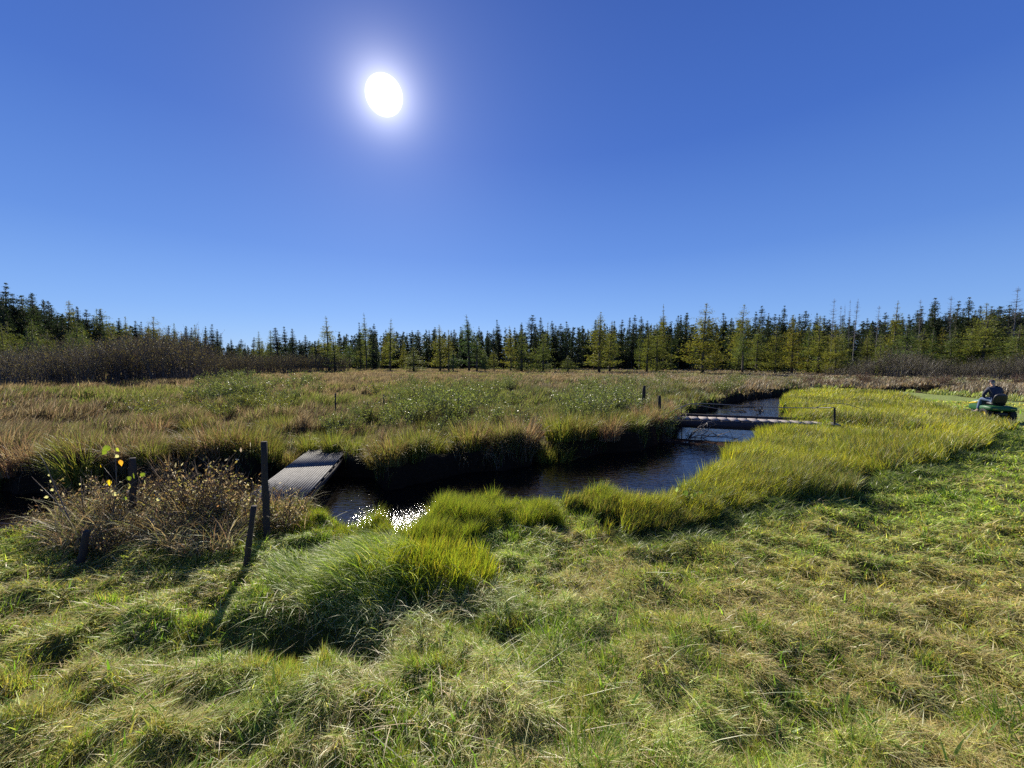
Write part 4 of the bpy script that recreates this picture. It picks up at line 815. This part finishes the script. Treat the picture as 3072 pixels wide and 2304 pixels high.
# ---------------------------------------------------------------- lawn tractor and its driver
def paint(n, c, rough=.35, coat=.3, metal=0): return pbr(n, c, rough, metal, coat=coat, nscale=3, namp=.06)
GREEN, YEL, BLK, TYR, MET = paint('green_paint', (.009, .085, .020), .55, 0), paint('yellow_paint', (.55, .43, .04)), paint('black_plastic', (.012, .012, .014), .5, 0), pbr('tyre_rubber', (.014, .014, .014), .85, nscale=30, bump=.3), pbr('steel', (.35, .35, .36), .35, .8)
LAMP = pbr('lamp_glass', (.55, .55, .58), .1)
def loft(mb, secs, n=20, pw=3.2, axis='y'):
    """sections (pos, centre_x, half_w, z0, z1) along y, rounded boxes"""
    V = []
    for (y, cx_, hw, z0, z1) in secs:
        a = np.arange(n) * 2 * math.pi / n; c_, s_ = np.cos(a), np.sin(a)
        V.append(np.stack([cx_ + hw * np.sign(c_) * abs(c_) ** (2 / pw), np.full(n, y), (z0 + z1) / 2 + (z1 - z0) / 2 * np.sign(s_) * abs(s_) ** (2 / pw)], -1))
    k = len(secs); i = np.arange(k - 1)[:, None] * n; j = np.arange(n)[None, :]; jn = (j + 1) % n
    Q = np.stack([i + j, i + n + j, i + n + jn, i + jn], -1).reshape(-1, 4)
    c0 = V[0].mean(0); c1 = V[-1].mean(0); VV = np.vstack(V + [c0, c1]); jj = np.arange(n); e = (k - 1) * n
    T = np.vstack([np.stack([jj, (jj + 1) % n, np.full(n, k * n)], -1), np.stack([e + (jj + 1) % n, e + jj, np.full(n, k * n + 1)], -1)])
    mb.add(VV, Q, T)
def lathe_x(mb, prof, cx_, n=28):
    """profile (x, r) turned about the x axis"""
    a = np.arange(n) * 2 * math.pi / n; P = np.array(prof); k = len(P)
    V = np.stack([np.repeat(P[:, 0] + cx_, n), (P[:, 1][:, None] * np.cos(a)).ravel(), (P[:, 1][:, None] * np.sin(a)).ravel()], -1)
    i = np.arange(k - 1)[:, None] * n; j = np.arange(n)[None, :]; jn = (j + 1) % n
    mb.add(V, np.stack([i + j, i + jn, i + n + jn, i + n + j], -1).reshape(-1, 4))
def mower(loc, rz, sc):
    root = empty('lawn_tractor', loc, rz); root.scale = (sc * .84, sc * .95, sc * 1.02)
    def B(name, f, m, par=root, sm=True):
        mb = MB(); f(mb); return mb.build(name, m, par, smooth=sm)
    hood = B('hood', lambda b: loft(b, [(.12, 0, .27, .34, .84), (.3, 0, .275, .34, .87), (.6, 0, .265, .35, .83), (.8, 0, .24, .36, .76), (.92, 0, .20, .38, .66), (.96, 0, .15, .42, .58)]), GREEN)
    for sx in (-1, 1):
        B('side_stripe', lambda b: loft(b, [(.14, sx * .272, .012, .70, .78), (.5, sx * .275, .012, .67, .75), (.80, sx * .245, .012, .63, .68)], 12), YEL, hood)
        B('headlight', lambda b: loft(b, [(.88, sx * .13, .055, .58, .68), (.955, sx * .12, .045, .60, .66)], 14), LAMP, root)
    B('grille', lambda b: [b.box((0, .955, .40 + .03 * i), (.30, .02, .014)) for i in range(6)], BLK, hood, False)
    B('front_bumper', lambda b: b.tube([(-.24, .86, .30), (-.2, 1.0, .30), (.2, 1.0, .30), (.24, .86, .30)], .02, 8), BLK)
    B('dashboard', lambda b: loft(b, [(-.02, 0, .22, .45, .86), (.06, 0, .24, .38, .93), (.13, 0, .25, .34, .88)]), BLK)
    B('chassis', lambda b: loft(b, [(-.85, 0, .2, .26, .42), (.1, 0, .2, .22, .40), (.85, 0, .17, .22, .38)]), BLK)
    B('foot_platform', lambda b: [b.box((sx * .33, .03, .30), (.26, .62, .03)) for sx in (-1, 1)] + [b.box((0, -.2, .34), (.44, .4, .10))], GREEN, root, False)
    B('rear_fender', lambda b: loft(b, [(-.95, 0, .40, .50, .60), (-.9, 0, .47, .48, .66), (-.55, 0, .50, .47, .68), (-.30, 0, .48, .44, .66), (-.2, 0, .42, .40, .56), (-.14, 0, .36, .34, .42)], 24, 5), GREEN)
    B('rear_stripe', lambda b: [b.box((sx * .30, -.955, .56), (.16, .014, .025)) for sx in (-1, 1)], YEL, root, False)
    B('seat', lambda b: loft(b, [(-.66, 0, .22, .68, .78), (-.5, 0, .25, .68, .80), (-.3, 0, .24, .69, .81), (-.2, 0, .20, .70, .77)], 20, 3), BLK)
    def back(b):
        for (y0, z0, y1, z1) in ((-.62, .74, -.76, 1.14),):
            secs = []
            V = []; n = 16; a = np.arange(n) * 2 * math.pi / n
            for t, hw in ((0, .22), (.25, .25), (.6, .25), (.85, .22), (1, .14)):
                cy_, cz_ = y0 + (y1 - y0) * t, z0 + (z1 - z0) * t; V.append(np.stack([hw * np.sign(np.cos(a)) * abs(np.cos(a)) ** .7, cy_ + .055 * np.sin(a), np.full(n, cz_) + .02 * np.sin(a)], -1))
            k = 5; i = np.arange(k - 1)[:, None] * n; j = np.arange(n)[None, :]; jn = (j + 1) % n
            Q = np.stack([i + j, i + jn, i + n + jn, i + n + j], -1).reshape(-1, 4); e = (k - 1) * n; jj = np.arange(n)
            b.add(np.vstack(V + [V[0].mean(0), V[-1].mean(0)]), Q, np.vstack([np.stack([(jj + 1) % n, jj, np.full(n, k * n)], -1), np.stack([e + jj, e + (jj + 1) % n, np.full(n, k * n + 1)], -1)]))
    B('seat_back', back, BLK)
    B('seat_bracket', lambda b: [b.box((sx * .1, -.45, .67), (.04, .3, .05)) for sx in (-1, 1)], MET, root, False)
    def ring(b):
        a = np.linspace(0, 2 * math.pi, 25); c = np.array((0, -.10, .99)); u = np.array((1, 0, 0)); v = np.array((0, .82, .57)) * 1.0; v = np.array((0, .78, .62)) * -1
        b.tube(c + .18 * (np.cos(a)[:, None] * u + np.sin(a)[:, None] * v), .015, 8, cap=False)
        for q in (0, 2.1, 4.2): b.tube([c, c + .18 * (math.cos(q) * u + math.sin(q) * v)], .013, 6)
    B('steering_wheel', ring, BLK)
    B('steering_column', lambda b: b.tube([(0, .06, .86), (0, -.10, .99)], .03, 8), BLK)
    for sx in (-1, 1):
        for nm_, y, r_, wd2 in (('rear_wheel', -.58, .275, .22), ('front_wheel', .62, .195, .14)):
            x = sx * (.41 if r_ > .2 else .38); h = wd2 / 2
            wh = empty(nm_, (x, y, r_)); wh.parent = root
            B('tyre', lambda b: lathe_x(b, [(-h * .6, r_ * .55), (-h, r_ * .72), (-h, r_ * .9), (-h * .75, r_ * .99), (0, r_), (h * .75, r_ * .99), (h, r_ * .9), (h, r_ * .72), (h * .6, r_ * .55)], 0) or [b.box((sg_ * h * .5, math.cos(a_) * r_ * .995, math.sin(a_) * r_ * .995), (h * .9, .03, .02), rot=Matrix.Rotation(a_ - math.pi / 2, 3, 'X')) for a_ in np.arange(18) * .349 for sg_ in (-1, 1)], TYR, wh)
            B('rim', lambda b: lathe_x(b, [(-h * .55, .001), (-h * .55, r_ * .2), (-h * .4, r_ * .25), (-h * .35, r_ * .5), (-h * .65, r_ * .57), (h * .65, r_ * .57), (h * .35, r_ * .5), (h * .4, r_ * .25), (h * .55, r_ * .2), (h * .55, .001)], 0), YEL, wh)
    B('mower_deck', lambda b: loft(b, [(-.28, 0, .30, .08, .20), (-.2, 0, .50, .07, .21), (.0, 0, .56, .07, .22), (.25, 0, .52, .07, .21), (.36, 0, .28, .08, .19)], 24, 4), GREEN)
    B('discharge_chute', lambda b: loft(b, [(-.12, .60, .10, .08, .18), (.16, .60, .12, .07, .20)], 14), BLK)
    tag(root, 'green lawn tractor with a yellow stripe and black seat on the mown path', 'lawn mower'); return root
ML = pt(2962, 1250, 14.1); MZ = R(-24); MS = .87
mower((ML[0], ML[1], hz(ML[0], ML[1]) + .02), MZ, MS)
def skin_mesh(name, joints, links, root_i, mats, parent, sub=2):
    me = bpy.data.meshes.new(name); me.from_pydata([j[0] for j in joints], links, []); o = bpy.data.objects.new(name, me); C.objects.link(o)
    md = o.modifiers.new('skin', 'SKIN'); md.use_smooth_shade = True
    if not me.skin_vertices: raise RuntimeError('no skin layer')
    for i, j in enumerate(joints):
        sv = me.skin_vertices[0].data[i]; rr_ = j[1]; sv.radius = rr_ if hasattr(rr_, '__len__') else (rr_, rr_); sv.use_root = (i == root_i)
    ms = o.modifiers.new('sub', 'SUBSURF'); ms.levels = ms.render_levels = sub
    bpy.context.view_layer.update(); dg = bpy.context.evaluated_depsgraph_get(); m2 = bpy.data.meshes.new_from_object(o.evaluated_get(dg))
    bpy.data.objects.remove(o); m2.materials.clear()
    for m in mats: m2.materials.append(m)
    for p in m2.polygons: p.use_smooth = True
    r_ = bpy.data.objects.new(name, m2); C.objects.link(r_); r_.parent = parent; return r_
def driver(loc, rz, sc):
    SK = pbr('skin', (.52, .31, .22), .55); JK = pbr('navy_jacket', (.022, .026, .050), .85, nscale=20, namp=.3); JN = pbr('denim', (.085, .13, .23), .85, nscale=30, namp=.3); CAP = pbr('dark_cap', (.035, .018, .035), .85); SHO = pbr('shoe', (.14, .10, .08), .7); HR = pbr('grey_hair', (.30, .28, .26), .8)
    root = empty('person', loc, rz); root.scale = (sc * .84, sc * .95, sc * 1.02)
    # joints in the tractor's frame: +Y ahead, seat top at z .81
    J = []; Lk = []
    def add(p, r_, par=None):
        J.append((p, r_)); 
        if par is not None: Lk.append((par, len(J) - 1))
        return len(J) - 1
    pel = add((0, -.42, .90), (.15, .11)); waist = add((0, -.40, 1.05), (.14, .105), pel); chest = add((0, -.33, 1.24), (.155, .11), waist); neck0 = add((0, -.26, 1.40), (.06, .06), chest)
    nk = add((-.01, -.22, 1.46), (.052, .055), neck0); hd1 = add((-.02, -.19, 1.53), (.068, .078), nk); hd2 = add((-.03, -.18, 1.60), (.076, .088), hd1); hd3 = add((-.03, -.19, 1.655), (.055, .065), hd2)
    hands = []
    for sx, elb, wr in ((-1, (-.34, -.25, 1.08), (-.20, -.13, .93)), (1, (.33, -.20, 1.10), (.18, -.02, 1.03))):
        sh = add((sx * .19, -.31, 1.335), .062, chest); el = add(elb, .044, sh); w = add(wr, .028, el); hands.append((sx, w, np.array(wr), np.array(wr) - np.array(elb)))
    for sx, kn, an in ((-1, (-.25, .02, .90), (-.30, .12, .42)), (1, (.24, .03, .89), (.29, .14, .42))):
        hp = add((sx * .10, -.38, .89), .085, pel); k = add(kn, .062, hp); a_ = add(an, .042, k); add((sx * .31, .27, .355), (.042, .03), a_)
    for sx, w, p, d in hands:
        d = d / np.linalg.norm(d); side = np.cross(d, (0, 0, 1.)); side /= np.linalg.norm(side); dn = np.array((0, 0, -1.))
        palm = add(tuple(p + d * .06), (.036, .016), w)
        for i, (o_, L) in enumerate(((-.030, .062), (-.010, .072), (.010, .068), (.029, .052))):
            b0 = p + d * .085 + side * o_; f1 = add(tuple(b0), .009, palm); f2 = add(tuple(b0 + d * L * .5 + dn * .015), .0085, f1); add(tuple(b0 + d * L * .6 + dn * .045), .008, f2)
        t0 = add(tuple(p + d * .035 - side * sx * .035), .011, palm); add(tuple(p + d * .075 - side * sx * .05 + dn * .02), .009, t0)
    body = skin_mesh('body', J, Lk, pel, [SK], root)
    # face: nose, brow, mouth, ears and eyes as small shapes on the head, turned to the left of travel
    hc = np.array((-.03, -.18, 1.58)); fy = R(28); F = np.array((-math.sin(fy), math.cos(fy), -.12)); Sd = np.array((math.cos(fy), math.sin(fy), 0))
    def blob(name, c, r3, m, par=root, n=12):
        b = MB(); th_, ph_ = np.meshgrid(np.linspace(0, 2 * math.pi, n, endpoint=False), np.linspace(0.001, math.pi - .001, 9)); V = np.stack([np.sin(ph_) * np.cos(th_), np.sin(ph_) * np.sin(th_), np.cos(ph_)], -1).reshape(-1, 3) * np.array(r3)
        Rm = np.array([Sd, [F[0], F[1], 0], [0, 0, 1]]); V = V @ Rm; i = np.arange(8)[:, None] * n; j = np.arange(n)[None, :]; jn = (j + 1) % n
        b.add(V + c, np.stack([i + j, i + n + j, i + n + jn, i + jn], -1).reshape(-1, 4)); return b.build(name, m, par, smooth=True)
    blob('nose', hc + F * .092 + (0, 0, -.005), (.013, .020, .022), SK); blob('mouth', hc + F * .083 + (0, 0, -.045), (.024, .008, .006), pbr('lips', (.35, .14, .12), .5)); blob('chin', hc + F * .070 + (0, 0, -.072), (.03, .024, .02), SK)
    for q in (-1, 1):
        blob('eye', hc + F * .080 + Sd * q * .030 + (0, 0, .020), (.012, .008, .008), pbr('eye', (.5, .5, .5), .2)); blob('ear', hc + Sd * q * .078 + (0, 0, .0), (.010, .022, .030), SK)
    blob('hair', hc - F * .018 + (0, 0, .018), (.082, .088, .072), HR)
    cp = blob('cap', hc - F * .004 + (0, 0, .062), (.088, .100, .062), CAP)
    bm_ = MB(); a = np.linspace(-1.1, 1.1, 9); base = hc + (0, 0, .050)
    inner = [base + (F * math.cos(t) + Sd * math.sin(t)) * .086 for t in a]; outer = [base + F * (.075 + .085 * math.cos(t)) + Sd * math.sin(t) * .075 + (0, 0, -.018) for t in a]
    V = np.array(inner + outer); V = np.vstack([V, V - (0, 0, .008)]); n = 9
    Q = [(i, i + 1, n + i + 1, n + i) for i in range(n - 1)] + [(2 * n + i, 3 * n + i, 3 * n + i + 1, 2 * n + i + 1) for i in range(n - 1)] + [(n + i, n + i + 1, 3 * n + i + 1, 3 * n + i) for i in range(n - 1)]
    bm_.add(V, Q); bm_.build('cap_brim', CAP, cp, smooth=True)
    # clothes follow the body a little outside it
    JJ = [((0, -.42, .90), (.185, .145)), ((0, -.41, 1.05), (.185, .150)), ((0, -.34, 1.24), (.20, .150)), ((0, -.275, 1.37), (.115, .09)), ((-.01, -.245, 1.43), (.080, .072)),
          ((-.20, -.31, 1.335), .088), ((-.345, -.25, 1.08), .068), ((-.235, -.155, .955), .048), ((.20, -.31, 1.335), .088), ((.335, -.20, 1.10), .068), ((.215, -.05, 1.045), .048)]
    skin_mesh('jacket', JJ, [(0, 1), (1, 2), (2, 3), (3, 4), (2, 5), (5, 6), (6, 7), (2, 8), (8, 9), (9, 10)], 0, [JK], root)
    TT = [((0, -.43, .885), (.165, .115))]; LL = []
    for sx, kn, an in ((-1, (-.25, .02, .90), (-.295, .11, .45)), (1, (.24, .03, .89), (.285, .13, .45))):
        b0 = len(TT); TT += [((sx * .10, -.38, .885), .108), (kn, .085), (an, .066)]; LL += [(0, b0), (b0, b0 + 1), (b0 + 1, b0 + 2)]
    skin_mesh('jeans', TT, LL, 0, [JN], root)
    for sx, a_ in ((-1, .12), (1, .14)):
        b = MB(); x = sx * .305; loft(b, [(a_ - .09, x, .040, .315, .42), (a_ - .02, x, .046, .315, .45), (a_ + .08, x, .048, .315, .40), (a_ + .18, x, .046, .315, .37), (a_ + .22, x, .030, .32, .35)], 14, 2.6); b.build('shoe', SHO, root, smooth=True)
    tag(root, 'person in dark jacket, blue jeans and cap seated on the lawn tractor', 'person'); return root
driver((ML[0], ML[1], hz(ML[0], ML[1]) + .02), MZ, MS)
